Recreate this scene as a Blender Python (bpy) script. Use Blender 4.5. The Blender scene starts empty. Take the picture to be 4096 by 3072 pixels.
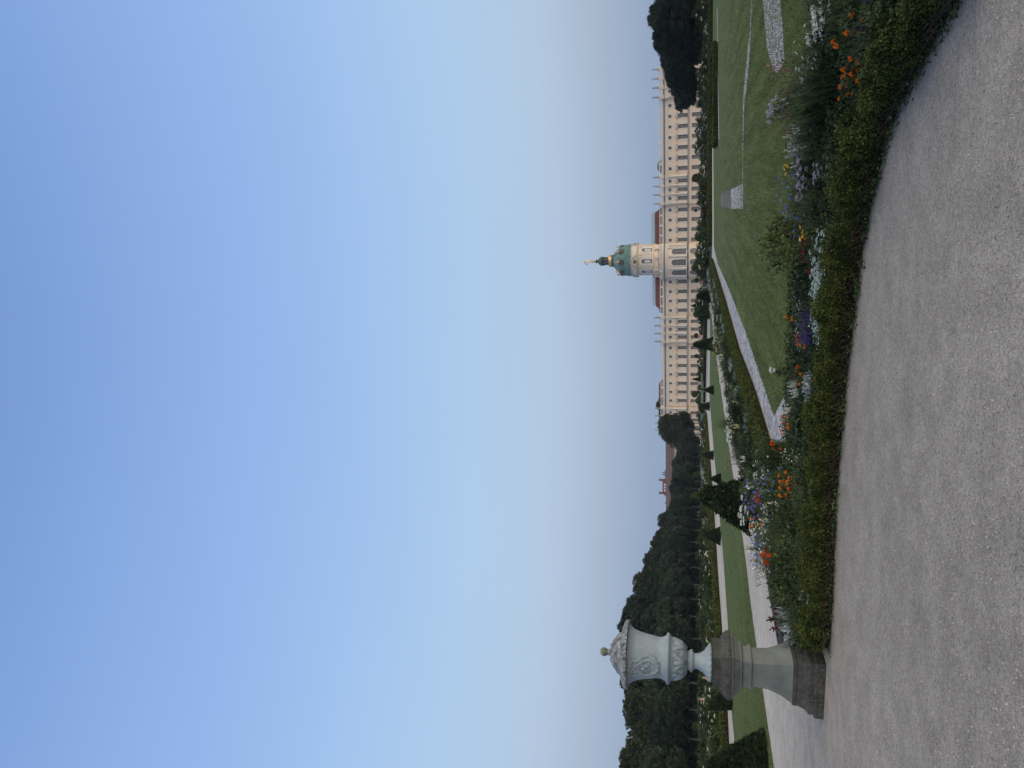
import bpy, bmesh, math, random
import numpy as np
from mathutils import Vector, Matrix
random.seed(7); RNG = np.random.default_rng(11)
scene = bpy.context.scene
COL = scene.collection
PI = math.pi
# ------------------------------------------------------------------ camera
FPX = 2840.0; CAMH = 1.6; ROLL = 0.0079
TH = math.atan((2788.8 - 2048) / FPX)
_X = np.array([1, 0, 0.]); FW = np.array([0, math.cos(TH), math.sin(TH)]); _U = np.array([0, -math.sin(TH), math.cos(TH)])
CR = math.cos(ROLL) * _X + math.sin(ROLL) * _U          # towards the right of the place (top of the turned picture)
CD = -math.cos(ROLL) * _U + math.sin(ROLL) * _X         # downwards in the place (right of the turned picture)
CO = np.array([0, 0, CAMH])
camd = bpy.data.cameras.new('camera'); cam = bpy.data.objects.new('camera', camd); COL.objects.link(cam)
camd.sensor_fit = 'HORIZONTAL'; camd.sensor_width = 36; camd.lens = FPX / 4096 * 36
camd.clip_start = 0.05; camd.clip_end = 20000
mw = Matrix.Identity(4)
for i in range(3):
    mw[i][0] = CD[i]; mw[i][1] = CR[i]; mw[i][2] = -FW[i]; mw[i][3] = CO[i]
cam.matrix_world = mw
scene.camera = cam
scene.render.resolution_x = 1024; scene.render.resolution_y = 768
scene.view_settings.view_transform = 'Standard'; scene.view_settings.look = 'None'
scene.view_settings.gamma = 1; scene.view_settings.exposure = 0.0
scene.render.engine = 'CYCLES'
scene.cycles.max_bounces = 5; scene.cycles.diffuse_bounces = 3; scene.cycles.transparent_max_bounces = 6
# ------------------------------------------------------------------ sky and sun (dusk, sun low on the right behind the camera)
SUN_EL = math.radians(8); SUN_AZ = math.radians(128)    # azimuth clockwise from +Y
w = bpy.data.worlds.new('World'); scene.world = w; w.use_nodes = True
nt = w.node_tree; nt.nodes.clear(); N_ = nt.nodes.new; L_ = nt.links.new
out = N_('ShaderNodeOutputWorld'); bg = N_('ShaderNodeBackground'); sky = N_('ShaderNodeTexSky')
sky.sky_type = 'NISHITA'; sky.sun_disc = False; sky.sun_elevation = SUN_EL; sky.sun_rotation = SUN_AZ
tc = N_('ShaderNodeTexCoord'); sep = N_('ShaderNodeSeparateXYZ'); ramp = N_('ShaderNodeValToRGB')
L_(tc.outputs['Generated'], sep.inputs[0]); L_(sep.outputs['Z'], ramp.inputs[0])
def lin(c):
    return tuple(((v / 255 + 0.055) / 1.055) ** 2.4 if v > 10 else v / 255 / 12.92 for v in c)
stops = [(0.0, (138, 159, 192)), (0.063, (149, 168, 197)), (0.131, (170, 187, 209)), (0.20, (181, 202, 227)), (0.302, (176, 206, 238)),
         (0.43, (163, 198, 241)), (0.572, (148, 183, 238)), (0.686, (135, 170, 227)), (0.78, (122, 157, 217)), (1.0, (98, 132, 195))]
cr = ramp.color_ramp
while len(cr.elements) < len(stops): cr.elements.new(0.5)
for e, (p, c) in zip(cr.elements, stops):
    e.position = p; e.color = (*lin(c), 1)
# the side where the sun went down is brighter and warmer
geo = N_('ShaderNodeVectorMath'); geo.operation = 'DOT_PRODUCT'
L_(tc.outputs['Generated'], geo.inputs[0]); geo.inputs[1].default_value = (math.sin(SUN_AZ), math.cos(SUN_AZ), 0.1)
mr = N_('ShaderNodeMapRange'); mr.inputs[1].default_value = 0.12; mr.inputs[2].default_value = 1.0; mr.inputs[3].default_value = 0; mr.inputs[4].default_value = 1
L_(geo.outputs['Value'], mr.inputs[0])
wn = N_('ShaderNodeTexNoise'); wn.inputs['Scale'].default_value = 2.2; wn.inputs['Detail'].default_value = 4; wn.inputs['Distortion'].default_value = 0.4
wm = N_('ShaderNodeMapping'); wm.inputs['Scale'].default_value = (0.8, 0.8, 2.2); L_(tc.outputs['Generated'], wm.inputs[0]); L_(wm.outputs[0], wn.inputs['Vector'])
wr = N_('ShaderNodeMapRange'); wr.inputs[1].default_value = 0.35; wr.inputs[2].default_value = 0.7; wr.inputs[3].default_value = 0.988; wr.inputs[4].default_value = 1.018; L_(wn.outputs[0], wr.inputs[0])
ws = N_('ShaderNodeVectorMath'); ws.operation = 'SCALE'; L_(ramp.outputs[0], ws.inputs[0]); L_(wr.outputs[0], ws.inputs['Scale'])
glow = N_('ShaderNodeMix'); glow.data_type = 'RGBA'; L_(mr.outputs[0], glow.inputs['Factor'])
L_(ws.outputs[0], glow.inputs['A']); glow.inputs['B'].default_value = (2.7, 2.35, 1.85, 1)
sc_ = N_('ShaderNodeVectorMath'); sc_.operation = 'SCALE'; sc_.inputs['Scale'].default_value = 0.10; L_(sky.outputs[0], sc_.inputs[0])
mx = N_('ShaderNodeMix'); mx.data_type = 'RGBA'; mx.inputs['Factor'].default_value = 0.95
L_(sc_.outputs[0], mx.inputs['A']); L_(glow.outputs['Result'], mx.inputs['B'])
L_(mx.outputs['Result'], bg.inputs[0]); bg.inputs[1].default_value = 1.0
L_(bg.outputs[0], out.inputs[0])
sl = bpy.data.lights.new('sun', 'SUN'); sl.energy = 0.75; sl.angle = math.radians(25); sl.color = (1, 0.93, 0.84)
so = bpy.data.objects.new('sun', sl); COL.objects.link(so)
so.rotation_euler = (PI / 2 - SUN_EL, 0, PI - SUN_AZ)
# ------------------------------------------------------------------ measuring helpers
def ray(x, y): return FW + (1536 - y) / FPX * CR + (x - 2048) / FPX * CD
def G(x, y, z=0.0):
    r = ray(x, y); return CO + r * (z - CAMH) / r[2]
def P(x, y, Y):
    r = ray(x, y); return CO + r * Y / r[1]
FA = math.radians(16.1); C0 = P(2793, 1041, 295.0)
def FAC(x, y, dep=0.):
    T = np.array([math.cos(FA), -math.sin(FA), 0]); Nn = np.array([math.sin(FA), math.cos(FA), 0])
    r = ray(x, y); t = ((C0 - CO).dot(Nn) + dep) / r.dot(Nn); p = CO + r * t
    return (p - C0).dot(T), p[2]
# ------------------------------------------------------------------ materials
MATS = {}
def mat(name, c1, c2=None, scale=5.0, rough=0.85, bump=0.0, bscale=40.0, metal=0.0, island=0.0, objrand=0.0, stretch=None, detail=4, spec=0.3, coord='Object', c3=None, s3=60.0, f3=0.5):
    m = bpy.data.materials.new(name); m.use_nodes = True; t = m.node_tree; b = t.nodes['Principled BSDF']
    n = t.nodes.new; l = t.links.new
    b.inputs['Roughness'].default_value = rough; b.inputs['Metallic'].default_value = metal
    b.inputs['Specular IOR Level'].default_value = spec
    c2 = c2 or tuple(v * 0.75 for v in c1)
    tcn = n('ShaderNodeTexCoord'); mp = n('ShaderNodeMapping'); l(tcn.outputs[coord], mp.inputs[0])
    if stretch: mp.vector_type = 'TEXTURE'; mp.inputs['Scale'].default_value = [1 / q for q in stretch[:3]]; mp.inputs['Rotation'].default_value = (0, 0, -stretch[3])
    nz = n('ShaderNodeTexNoise'); nz.inputs['Scale'].default_value = scale; nz.inputs['Detail'].default_value = detail; l(mp.outputs[0], nz.inputs['Vector'])
    r = n('ShaderNodeValToRGB'); r.color_ramp.elements[0].position = 0.32; r.color_ramp.elements[1].position = 0.68
    r.color_ramp.elements[0].color = (*c2, 1); r.color_ramp.elements[1].color = (*c1, 1); l(nz.outputs[0], r.inputs[0])
    colr = r.outputs[0]
    if c3:
        n3 = n('ShaderNodeTexNoise'); n3.inputs['Scale'].default_value = s3; n3.inputs['Detail'].default_value = 3; l(mp.outputs[0], n3.inputs['Vector'])
        r3 = n('ShaderNodeMapRange'); r3.inputs[1].default_value = 0.5; r3.inputs[2].default_value = 0.66; r3.inputs[4].default_value = f3; l(n3.outputs[0], r3.inputs[0])
        x3 = n('ShaderNodeMix'); x3.data_type = 'RGBA'; l(r3.outputs[0], x3.inputs['Factor']); l(colr, x3.inputs['A']); x3.inputs['B'].default_value = (*c3, 1)
        colr = x3.outputs['Result']
    if island or objrand:
        hs = n('ShaderNodeHueSaturation'); l(colr, hs.inputs['Color']); ad = n('ShaderNodeMath'); ad.operation = 'ADD'
        if island:
            g = n('ShaderNodeNewGeometry'); ma = n('ShaderNodeMapRange'); ma.inputs[3].default_value = 1 - island; ma.inputs[4].default_value = 1 + island; l(g.outputs['Random Per Island'], ma.inputs[0]); l(ma.outputs[0], ad.inputs[0])
        else: ad.inputs[0].default_value = 1.0
        if objrand:
            g = n('ShaderNodeObjectInfo'); mb = n('ShaderNodeMapRange'); mb.inputs[3].default_value = -objrand; mb.inputs[4].default_value = objrand; l(g.outputs['Random'], mb.inputs[0]); l(mb.outputs[0], ad.inputs[1])
        else: ad.inputs[1].default_value = 0.0
        l(ad.outputs[0], hs.inputs['Value']); colr = hs.outputs[0]
    l(colr, b.inputs['Base Color'])
    if bump:
        bz = n('ShaderNodeTexNoise'); bz.inputs['Scale'].default_value = bscale; bz.inputs['Detail'].default_value = 4; l(mp.outputs[0], bz.inputs['Vector'])
        bp = n('ShaderNodeBump'); bp.inputs['Strength'].default_value = bump; bp.inputs['Distance'].default_value = 0.02; l(bz.outputs[0], bp.inputs['Height']); l(bp.outputs[0], b.inputs['Normal'])
    MATS[name] = m; return m
def leafmat(name, c1, c2, isl=0.35, orr=0.15, scale=1.5, rough=0.75):
    return mat(name, c1, c2, scale=scale, rough=rough, island=isl, objrand=orr, spec=0.06, detail=2)
# grounds
def gravel_mat(name, base, dark, light, vs, ss, fleck=1.0, bumpd=0.01, far=None):
    m = bpy.data.materials.new(name); m.use_nodes = True; t = m.node_tree; b = t.nodes['Principled BSDF']; n = t.nodes.new; l = t.links.new
    b.inputs['Roughness'].default_value = 0.95; b.inputs['Specular IOR Level'].default_value = 0.03
    g = n('ShaderNodeTexCoord')
    v = n('ShaderNodeTexVoronoi'); v.inputs['Scale'].default_value = vs; l(g.outputs['Object'], v.inputs['Vector'])
    sp = n('ShaderNodeSeparateColor'); l(v.outputs['Color'], sp.inputs[0])
    r = n('ShaderNodeValToRGB'); e = r.color_ramp.elements
    e[0].position = 0.0; e[0].color = (*dark, 1); e[1].position = 0.3; e[1].color = (*base, 1)
    q = e.new(0.82); q.color = (*base, 1); q = e.new(1.0); q.color = (*light, 1); l(sp.outputs[0], r.inputs[0])
    col = r.outputs[0]
    for s, amt, lo, hi in ((ss, 0.16, 0.3, 0.7), (ss * 9, 0.13, 0.35, 0.65), (ss * 60, 0.34 * fleck, 0.3, 0.7), (ss * 200, 0.3 * fleck, 0.35, 0.65)):
        z = n('ShaderNodeTexNoise'); z.inputs['Scale'].default_value = s; z.inputs['Detail'].default_value = 5; l(g.outputs['Object'], z.inputs['Vector'])
        mrr = n('ShaderNodeMapRange'); mrr.inputs[1].default_value = lo; mrr.inputs[2].default_value = hi; mrr.inputs[3].default_value = 1 - amt; mrr.inputs[4].default_value = 1 + amt * 0.6; l(z.outputs[0], mrr.inputs[0])
        h = n('ShaderNodeVectorMath'); h.operation = 'SCALE'; l(col, h.inputs[0]); l(mrr.outputs[0], h.inputs['Scale']); col = h.outputs[0]
    if far:     # colour brightened with distance, painting in the stronger light at grazing view
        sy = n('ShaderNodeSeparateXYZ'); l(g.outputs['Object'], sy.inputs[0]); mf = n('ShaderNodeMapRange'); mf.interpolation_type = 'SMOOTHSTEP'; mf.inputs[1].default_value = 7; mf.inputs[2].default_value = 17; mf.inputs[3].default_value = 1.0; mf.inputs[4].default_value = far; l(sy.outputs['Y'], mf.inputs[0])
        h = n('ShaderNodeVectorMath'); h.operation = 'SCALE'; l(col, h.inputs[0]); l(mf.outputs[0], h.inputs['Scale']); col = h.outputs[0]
    l(col, b.inputs['Base Color'])
    bp = n('ShaderNodeBump'); bp.inputs['Strength'].default_value = 0.45; bp.inputs['Distance'].default_value = bumpd; l(sp.outputs[0], bp.inputs['Height']); l(bp.outputs[0], b.inputs['Normal'])
    MATS[name] = m; return m
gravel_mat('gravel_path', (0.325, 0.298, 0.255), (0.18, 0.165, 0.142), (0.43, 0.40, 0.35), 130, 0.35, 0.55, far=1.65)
gravel_mat('pale_gravel', (0.47, 0.42, 0.385), (0.30, 0.27, 0.25), (0.6, 0.55, 0.5), 60, 0.3)
gravel_mat('white_marble_chips', (0.43, 0.43, 0.43), (0.05, 0.05, 0.05), (0.72, 0.72, 0.72), 14, 0.5, 0.8, 0.02)
gravel_mat('brown_chips', (0.17, 0.15, 0.125), (0.06, 0.055, 0.05), (0.42, 0.42, 0.44), 22, 0.5, 0.8, 0.02)
GA = math.radians(13.0)
mat('lawn_grass', (0.102, 0.130, 0.052), (0.067, 0.087, 0.035), scale=0.8, bump=1.0, bscale=14, stretch=(2.6, 0.16, 1, math.radians(16)), c3=(0.150, 0.178, 0.085), s3=2.6, f3=0.6, detail=7, spec=0.02)
mat('striped_grass', (0.110, 0.142, 0.054), (0.062, 0.085, 0.032), scale=2.2, bump=1.0, bscale=14, stretch=(3.0, 0.06, 1, GA), c3=(0.14, 0.175, 0.082), s3=4.0, f3=0.6, detail=7, spec=0.02)
mat('far_grass', (0.050, 0.058, 0.028), (0.025, 0.032, 0.016), scale=0.3, detail=6)
mat('bed_soil', (0.030, 0.026, 0.020), (0.015, 0.013, 0.010), scale=8, bump=0.8, bscale=20)
# building
mat('cream_render', (0.64, 0.525, 0.42), (0.58, 0.48, 0.39), scale=0.25, rough=0.9, objrand=0.0, c3=(0.50, 0.44, 0.35), s3=0.6, f3=0.25)
mat('cream_rustic', (0.62, 0.51, 0.41), (0.56, 0.465, 0.38), scale=0.3, rough=0.9, c3=(0.50, 0.42, 0.33), s3=0.7, f3=0.25)
mat('pink_plinth', (0.45, 0.30, 0.24), (0.38, 0.26, 0.21), scale=0.5)
mat('white_stone', (0.52, 0.47, 0.41), (0.50, 0.47, 0.43), scale=0.8)
mat('pale_trim', (0.60, 0.59, 0.57), (0.54, 0.53, 0.52), scale=1.0)
mat('lead_capping', (0.20, 0.20, 0.21), (0.14, 0.14, 0.15), scale=1.0, rough=0.5)
mat('window_glass', (0.032, 0.036, 0.048), (0.018, 0.021, 0.030), scale=0.5, rough=0.25, spec=0.25, objrand=0.3)
mat('curtained_glass', (0.105, 0.12, 0.125), (0.055, 0.065, 0.075), scale=1.3, rough=0.3, spec=0.3, objrand=0.2)
mat('belfry_glass', (0.62, 0.62, 0.66), (0.45, 0.46, 0.50), scale=1.0, rough=0.4)
mat('window_bars', (0.36, 0.35, 0.33), (0.28, 0.27, 0.26), scale=2)
mat('red_tiles', (0.135, 0.045, 0.035), (0.095, 0.035, 0.03), scale=0.8, rough=0.8, bump=0.3, bscale=6)
mat('brown_tiles', (0.135, 0.085, 0.075), (0.105, 0.065, 0.06), scale=0.6, rough=0.85, bump=0.4, bscale=4)
mat('slate_grey', (0.13, 0.145, 0.17), (0.09, 0.10, 0.12), scale=0.8)
mat('verdigris_copper', (0.125, 0.225, 0.21), (0.07, 0.14, 0.135), scale=0.6, rough=0.7, c3=(0.05, 0.10, 0.10), s3=2.0, f3=0.35)
mat('dark_copper', (0.055, 0.10, 0.095), (0.03, 0.055, 0.055), scale=0.8, rough=0.6)
mat('copper_lattice', (0.26, 0.35, 0.35), (0.20, 0.27, 0.28), scale=0.8)
mat('oxide_red', (0.11, 0.06, 0.05), (0.08, 0.045, 0.04), scale=1)
mat('gilding', (0.62, 0.42, 0.23), (0.42, 0.28, 0.16), scale=2, rough=0.35, metal=0.6)
mat('clock_blue', (0.02, 0.05, 0.09), (0.015, 0.04, 0.07), scale=2, rough=0.4)
mat('grey_statue', (0.30, 0.31, 0.32), (0.17, 0.18, 0.19), scale=1.5)
# urn
mat('white_marble', (0.265, 0.33, 0.385), (0.205, 0.255, 0.30), scale=2.2, rough=0.75, bump=0.35, bscale=60, detail=8, c3=(0.16, 0.185, 0.20), s3=7, f3=0.3)
mat('lichen_marble', (0.30, 0.36, 0.41), (0.08, 0.075, 0.068), scale=13, rough=0.9, bump=0.9, bscale=45, detail=8, c3=(0.11, 0.105, 0.085), s3=34, f3=0.85)
mat('ball_stone', (0.40, 0.43, 0.42), (0.10, 0.12, 0.09), scale=9, rough=0.9, bump=0.5, bscale=60, detail=8)
mat('grey_sandstone', (0.165, 0.187, 0.185), (0.095, 0.107, 0.106), scale=2.6, rough=0.9, bump=0.35, bscale=80, detail=8)
mat('weathered_sandstone', (0.062, 0.065, 0.060), (0.030, 0.032, 0.030), scale=4.5, rough=0.95, bump=0.7, bscale=60, detail=9, c3=(0.125, 0.135, 0.125), s3=30, f3=0.5)
# plants
leafmat('box_leaves', (0.088, 0.108, 0.030), (0.024, 0.037, 0.015), 0.65, 0.0, scale=6)
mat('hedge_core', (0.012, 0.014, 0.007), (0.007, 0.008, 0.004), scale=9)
mat('twig', (0.12, 0.10, 0.078), (0.045, 0.038, 0.03), scale=9)
mat('bark', (0.09, 0.085, 0.075), (0.05, 0.047, 0.04), scale=3)
leafmat('linden_leaves', (0.052, 0.075, 0.050), (0.020, 0.032, 0.025), 0.4, 0.12, scale=0.7)
leafmat('dark_linden_leaves', (0.034, 0.052, 0.039), (0.015, 0.026, 0.022), 0.4, 0.1, scale=0.7)
leafmat('forest_leaves', (0.052, 0.064, 0.031), (0.020, 0.029, 0.018), 0.45, 0.15, scale=0.35)
leafmat('bluish_forest_leaves', (0.036, 0.054, 0.037), (0.016, 0.026, 0.020), 0.45, 0.15, scale=0.35)
leafmat('yew_needles', (0.030, 0.047, 0.026), (0.013, 0.022, 0.013), 0.5, 0.1, scale=3)
leafmat('topiary_leaves', (0.060, 0.085, 0.030), (0.030, 0.045, 0.018), 0.5, 0.2, scale=3)
leafmat('shrub_leaves', (0.062, 0.085, 0.042), (0.028, 0.045, 0.026), 0.5, 0.25, scale=2)
leafmat('bed_leaves', (0.075, 0.105, 0.045), (0.032, 0.052, 0.026), 0.5, 0.25, scale=4)
leafmat('dark_bed_leaves', (0.042, 0.064, 0.034), (0.018, 0.032, 0.019), 0.5, 0.2, scale=4)
leafmat('lime_leaves', (0.100, 0.125, 0.042), (0.048, 0.066, 0.026), 0.45, 0.1, scale=4)
leafmat('feather_leaves', (0.095, 0.120, 0.065), (0.045, 0.062, 0.035), 0.5, 0.2, scale=4)
leafmat('silver_leaves', (0.33, 0.40, 0.42), (0.17, 0.22, 0.23), 0.3, 0.1, scale=6)
leafmat('tan_leaves', (0.13, 0.115, 0.07), (0.07, 0.06, 0.04), 0.5, 0.2, scale=4)
def petal(name, c, isl=0.25): return leafmat(name, c, tuple(v * 0.75 for v in c), isl, 0.1, scale=20, rough=0.5)
petal('white_petals', (0.72, 0.78, 0.74)); petal('mint_petals', (0.50, 0.62, 0.60)); petal('lilac_petals', (0.47, 0.45, 0.56))
petal('orange_petals', (0.85, 0.22, 0.02)); petal('flame_petals', (0.75, 0.10, 0.02)); petal('yellow_petals', (0.75, 0.48, 0.04)); petal('purple_petals', (0.085, 0.045, 0.32))
petal('blue_petals', (0.12, 0.17, 0.62)); petal('crimson_petals', (0.14, 0.008, 0.025)); petal('mauve_petals', (0.28, 0.22, 0.55)); petal('pink_petals', (0.55, 0.13, 0.28)); petal('dark_seed', (0.03, 0.025, 0.02))
petal('cream_petals', (0.75, 0.72, 0.45))
mat('painted_green', (0.17, 0.23, 0.20), (0.12, 0.17, 0.15), scale=3, rough=0.6)
mat('skin', (0.45, 0.28, 0.20), (0.40, 0.25, 0.18), scale=4, rough=0.6)
mat('white_cloth', (0.72, 0.72, 0.70), (0.6, 0.6, 0.6), scale=4); mat('navy_cloth', (0.015, 0.018, 0.05), scale=4); mat('grey_cloth', (0.22, 0.23, 0.25), scale=4)
mat('black_cloth', (0.012, 0.012, 0.014), scale=4); mat('red_cloth', (0.55, 0.06, 0.05), scale=4); mat('pink_cloth', (0.62, 0.42, 0.50), scale=4); mat('coral_cloth', (0.65, 0.25, 0.18), scale=4)
mat('dark_hair', (0.03, 0.02, 0.015), scale=9); mat('fair_hair', (0.25, 0.17, 0.09), scale=9)
# ------------------------------------------------------------------ mesh helpers
def M(x): return MATS[x] if isinstance(x, str) else x
def link(name, me, m=None, parent=None, loc=None):
    o = bpy.data.objects.new(name, me); COL.objects.link(o)
    if m is not None:
        for q in (m if isinstance(m, (list, tuple)) else [m]): me.materials.append(M(q))
    if parent: o.parent = parent
    if loc is not None: o.location = loc
    return o
def tag(o, label=None, cat=None, group=None, kind=None):
    if label: o['label'] = label
    if cat: o['category'] = cat
    if group: o['group'] = group
    if kind: o['kind'] = kind
    return o
def empty(name, loc=(0, 0, 0), rz=0.0):
    o = bpy.data.objects.new(name, None); COL.objects.link(o); o.location = tuple(loc); o.rotation_euler = (0, 0, rz); o.empty_display_size = 0.2
    return o
def copy_tree(o, parent=None):
    c = o.copy(); COL.objects.link(c); c.parent = parent
    for ch in list(o.children): copy_tree(ch, c)
    return c
class MB:
    def __init__(s): s.v = []; s.f = []
    def add(s, vs, fs):
        k = len(s.v); s.v += [tuple(map(float, q)) for q in vs]; s.f += [tuple(k + i for i in q) for q in fs]
    def box(s, x0, x1, y0, y1, z0, z1):
        s.add([(x0, y0, z0), (x1, y0, z0), (x1, y1, z0), (x0, y1, z0), (x0, y0, z1), (x1, y0, z1), (x1, y1, z1), (x0, y1, z1)],
              [(0, 3, 2, 1), (4, 5, 6, 7), (0, 1, 5, 4), (1, 2, 6, 5), (2, 3, 7, 6), (3, 0, 4, 7)])
    def prism(s, poly, a0, a1, ax='z'):
        n = len(poly)
        def q(p, a): return {'z': (p[0], p[1], a), 'y': (p[0], a, p[1]), 'x': (a, p[0], p[1])}[ax]
        s.add([q(p, a0) for p in poly] + [q(p, a1) for p in poly], [tuple(range(n))[::-1], tuple(range(n, 2 * n))] + [(i, (i + 1) % n, n + (i + 1) % n, n + i) for i in range(n)])
    def lathe(s, prof, seg=24, c=(0, 0, 0), sx=1.0, sy=1.0, a0=0.0, a1=2 * PI, caps=True):
        full = abs(a1 - a0 - 2 * PI) < 1e-6; m = seg if full else seg + 1
        vs = []; fs = []
        for r, z in prof:
            for i in range(m):
                a = a0 + (a1 - a0) * i / seg; vs.append((c[0] + r * math.cos(a) * sx, c[1] + r * math.sin(a) * sy, c[2] + z))
        for j in range(len(prof) - 1):
            for i in range(seg):
                i2 = (i + 1) % m; fs.append((j * m + i, j * m + i2, (j + 1) * m + i2, (j + 1) * m + i))
        if full and caps: fs += [tuple(range(m))[::-1], tuple((len(prof) - 1) * m + i for i in range(m))]
        s.add(vs, fs)
    def tube(s, pts, rad, seg=6):
        pts = [Vector(p) for p in pts]; n = len(pts)
        if not hasattr(rad, '__len__'): rad = [rad] * n
        vs = []; fs = []
        for i, p in enumerate(pts):
            d = (pts[min(i + 1, n - 1)] - pts[max(i - 1, 0)])
            d = d.normalized() if d.length > 1e-9 else Vector((0, 0, 1))
            u = d.orthogonal().normalized() if i == 0 else (u - d * u.dot(d)).normalized()
            v = d.cross(u)
            for k in range(seg):
                a = 2 * PI * k / seg; vs.append(p + (u * math.cos(a) + v * math.sin(a)) * rad[i])
        for i in range(n - 1):
            for k in range(seg): fs.append((i * seg + k, i * seg + (k + 1) % seg, (i + 1) * seg + (k + 1) % seg, (i + 1) * seg + k))
        fs += [tuple(range(seg))[::-1], tuple((n - 1) * seg + k for k in range(seg))]
        s.add(vs, fs)
    def mesh(s, smooth=False, name='mesh'):
        me = bpy.data.meshes.new(name); me.from_pydata(s.v, [], s.f)
        if smooth: me.polygons.foreach_set('use_smooth', [True] * len(me.polygons))
        me.update(); return me
    def build(s, name, m, parent=None, smooth=False, loc=None): return link(name, s.mesh(smooth, name), m, parent, loc)
def unit(v): return v / np.maximum(np.linalg.norm(v, axis=1, keepdims=True), 1e-9)
def leaves(P0, D, L, W, nrm=None, fold=0.25):
    """(N,4,3) leaf shaped quads: base, side, tip, side."""
    n = len(P0); D = unit(D); r = RNG.normal(size=(n, 3)) if nrm is None else nrm
    S = unit(np.cross(D, r)); Nn = np.cross(S, D)
    L = np.broadcast_to(np.asarray(L, float).reshape(-1, 1), (n, 1)); W = np.broadcast_to(np.asarray(W, float).reshape(-1, 1), (n, 1))
    q = np.empty((n, 4, 3)); q[:, 0] = P0; q[:, 2] = P0 + D * L - Nn * L * fold * 0.5
    mid = P0 + D * L * 0.5; q[:, 1] = mid + S * W * 0.5 + Nn * W * fold; q[:, 3] = mid - S * W * 0.5 + Nn * W * fold
    return q
def qmesh(parts, name='leafmesh', extra=None):
    """parts: list of (quads, material index) -> mesh; extra: list of (MB, index)."""
    V = [p.reshape(-1, 3) for p, _ in parts]; nq = [len(p) for p, _ in parts]
    tot = sum(nq); fi = np.concatenate([np.full(k, mi) for (p, mi), k in zip(parts, nq)]) if parts else np.zeros(0)
    V = np.concatenate(V) if V else np.zeros((0, 3)); loops = list(np.arange(tot * 4)); start = list(np.arange(tot) * 4); tl = [4] * tot; fi = list(fi)
    nv = len(V); allv = [V]
    for mb, mi in (extra or []):
        allv.append(np.array(mb.v)); 
        for f in mb.f:
            start.append(len(loops)); tl.append(len(f)); loops += [nv + i for i in f]; fi.append(mi)
        nv += len(mb.v)
    V = np.concatenate(allv)
    me = bpy.data.meshes.new(name); me.vertices.add(len(V)); me.vertices.foreach_set('co', V.ravel().astype(np.float32))
    me.loops.add(len(loops)); me.loops.foreach_set('vertex_index', np.array(loops, np.int32))
    me.polygons.add(len(start)); me.polygons.foreach_set('loop_start', np.array(start, np.int32))
    try: me.polygons.foreach_set('loop_total', np.array(tl, np.int32))
    except Exception: pass
    me.polygons.foreach_set('material_index', np.array(fi, np.int32)); me.update(calc_edges=True); me.validate()
    return me
def sph(n): return unit(RNG.normal(size=(n, 3)))
# ------------------------------------------------------------------ ground
def sheet(name, pts, z, m, kind='structure', label=None):
    me = bpy.data.meshes.new(name); me.from_pydata([(p[0], p[1], z) for p in pts], [], [tuple(range(len(pts)))]); me.update()
    if me.polygons[0].normal.z < 0: me.flip_normals()
    return tag(link(name, me, m), kind=kind, label=label)
def fine_sheet(name, x0, x1, y0, y1, z, m):
    return sheet(name, [(x0, y0), (x1, y0), (x1, y1), (x0, y1)], z, m)
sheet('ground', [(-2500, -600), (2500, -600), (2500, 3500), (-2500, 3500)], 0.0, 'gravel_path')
GP = lambda L: [G(*p)[:2] for p in L]
AX = np.array([math.sin(GA), math.cos(GA)]); AN = np.array([math.cos(GA), -math.sin(GA)])
lawnR = GP([(3100, 1665), (3040, 1492), (2985, 1330), (2917, 1156), (2873, 1058), (2856, 1010), (2853, 500), (2850, -250), (3250, -250), (3240, 0), (3240, 900), (3222, 1075), (3181, 1075), (3181, 1500)])
sheet('lawn', lawnR, 0.012, 'lawn_grass')
sheet('white_gravel_path', list(GP([(3200, 1840), (3110, 1800), (3060, 1660), (3014, 1528), (2960, 1384), (2902, 1181), (2862, 1055), (2855, 1000), (2857, 990), (2873, 1058), (2917, 1156), (2985, 1330), (3040, 1492), (3100, 1665), (3181, 1500), (3181, 1075), (3222, 1075), (3226, 1500)])), 0.016, 'white_marble_chips')
lawnL = GP([(2841, 1250), (2838, 1590), (2847, 1700), (2855, 1796), (2876, 2030), (2892, 2208), (2912, 2493), (2925, 2808), (2952, 3120), (3104, 3120), (3096, 3071), (3051, 2758), (3026, 2584), (3001, 2400), (2983, 2240), (2957, 2055), (2928, 1871), (2898, 1661), (2863, 1408), (2845, 1250)])
sheet('side_lawn', lawnL, 0.012, 'striped_grass')
sheet('lawn_gravel_scroll', GP([(3055, -60), (3055, 0), (3060, 59), (3071, 181), (3078, 217), (3094, 271), (3107, 289), (3116, 289), (3143, 244), (3139, 181), (3134, 90), (3125, 0), (3122, -60)]), 0.020, 'white_marble_chips')
sheet('lawn_gravel_line', GP([(3009, -40), (3003, 113), (2992, 217), (2981, 316), (2974, 407), (2972.6, 600), (2972.6, 735), (2974.4, 735), (2974.8, 600), (2978.6, 430), (2990, 339), (2999, 244), (3006, 127), (3012, -40)]), 0.020, 'white_marble_chips')
sheet('lawn_gravel_block', GP([(2975, 734), (2935.6, 753), (2925, 757), (2925, 834.5), (2975, 834.5)]), 0.020, 'white_marble_chips')
sheet('lawn_chip_block', GP([(2925, 757), (2890, 771), (2882.7, 789), (2883.6, 825.5), (2920, 834.5), (2925, 834.5)]), 0.020, 'brown_chips')
sheet('lawn_gravel_edge', GP([(2868.5, 30), (2870, 250), (2876, 560), (2878, 560), (2872.4, 250), (2870.6, 30)]), 0.020, 'white_marble_chips')
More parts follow.
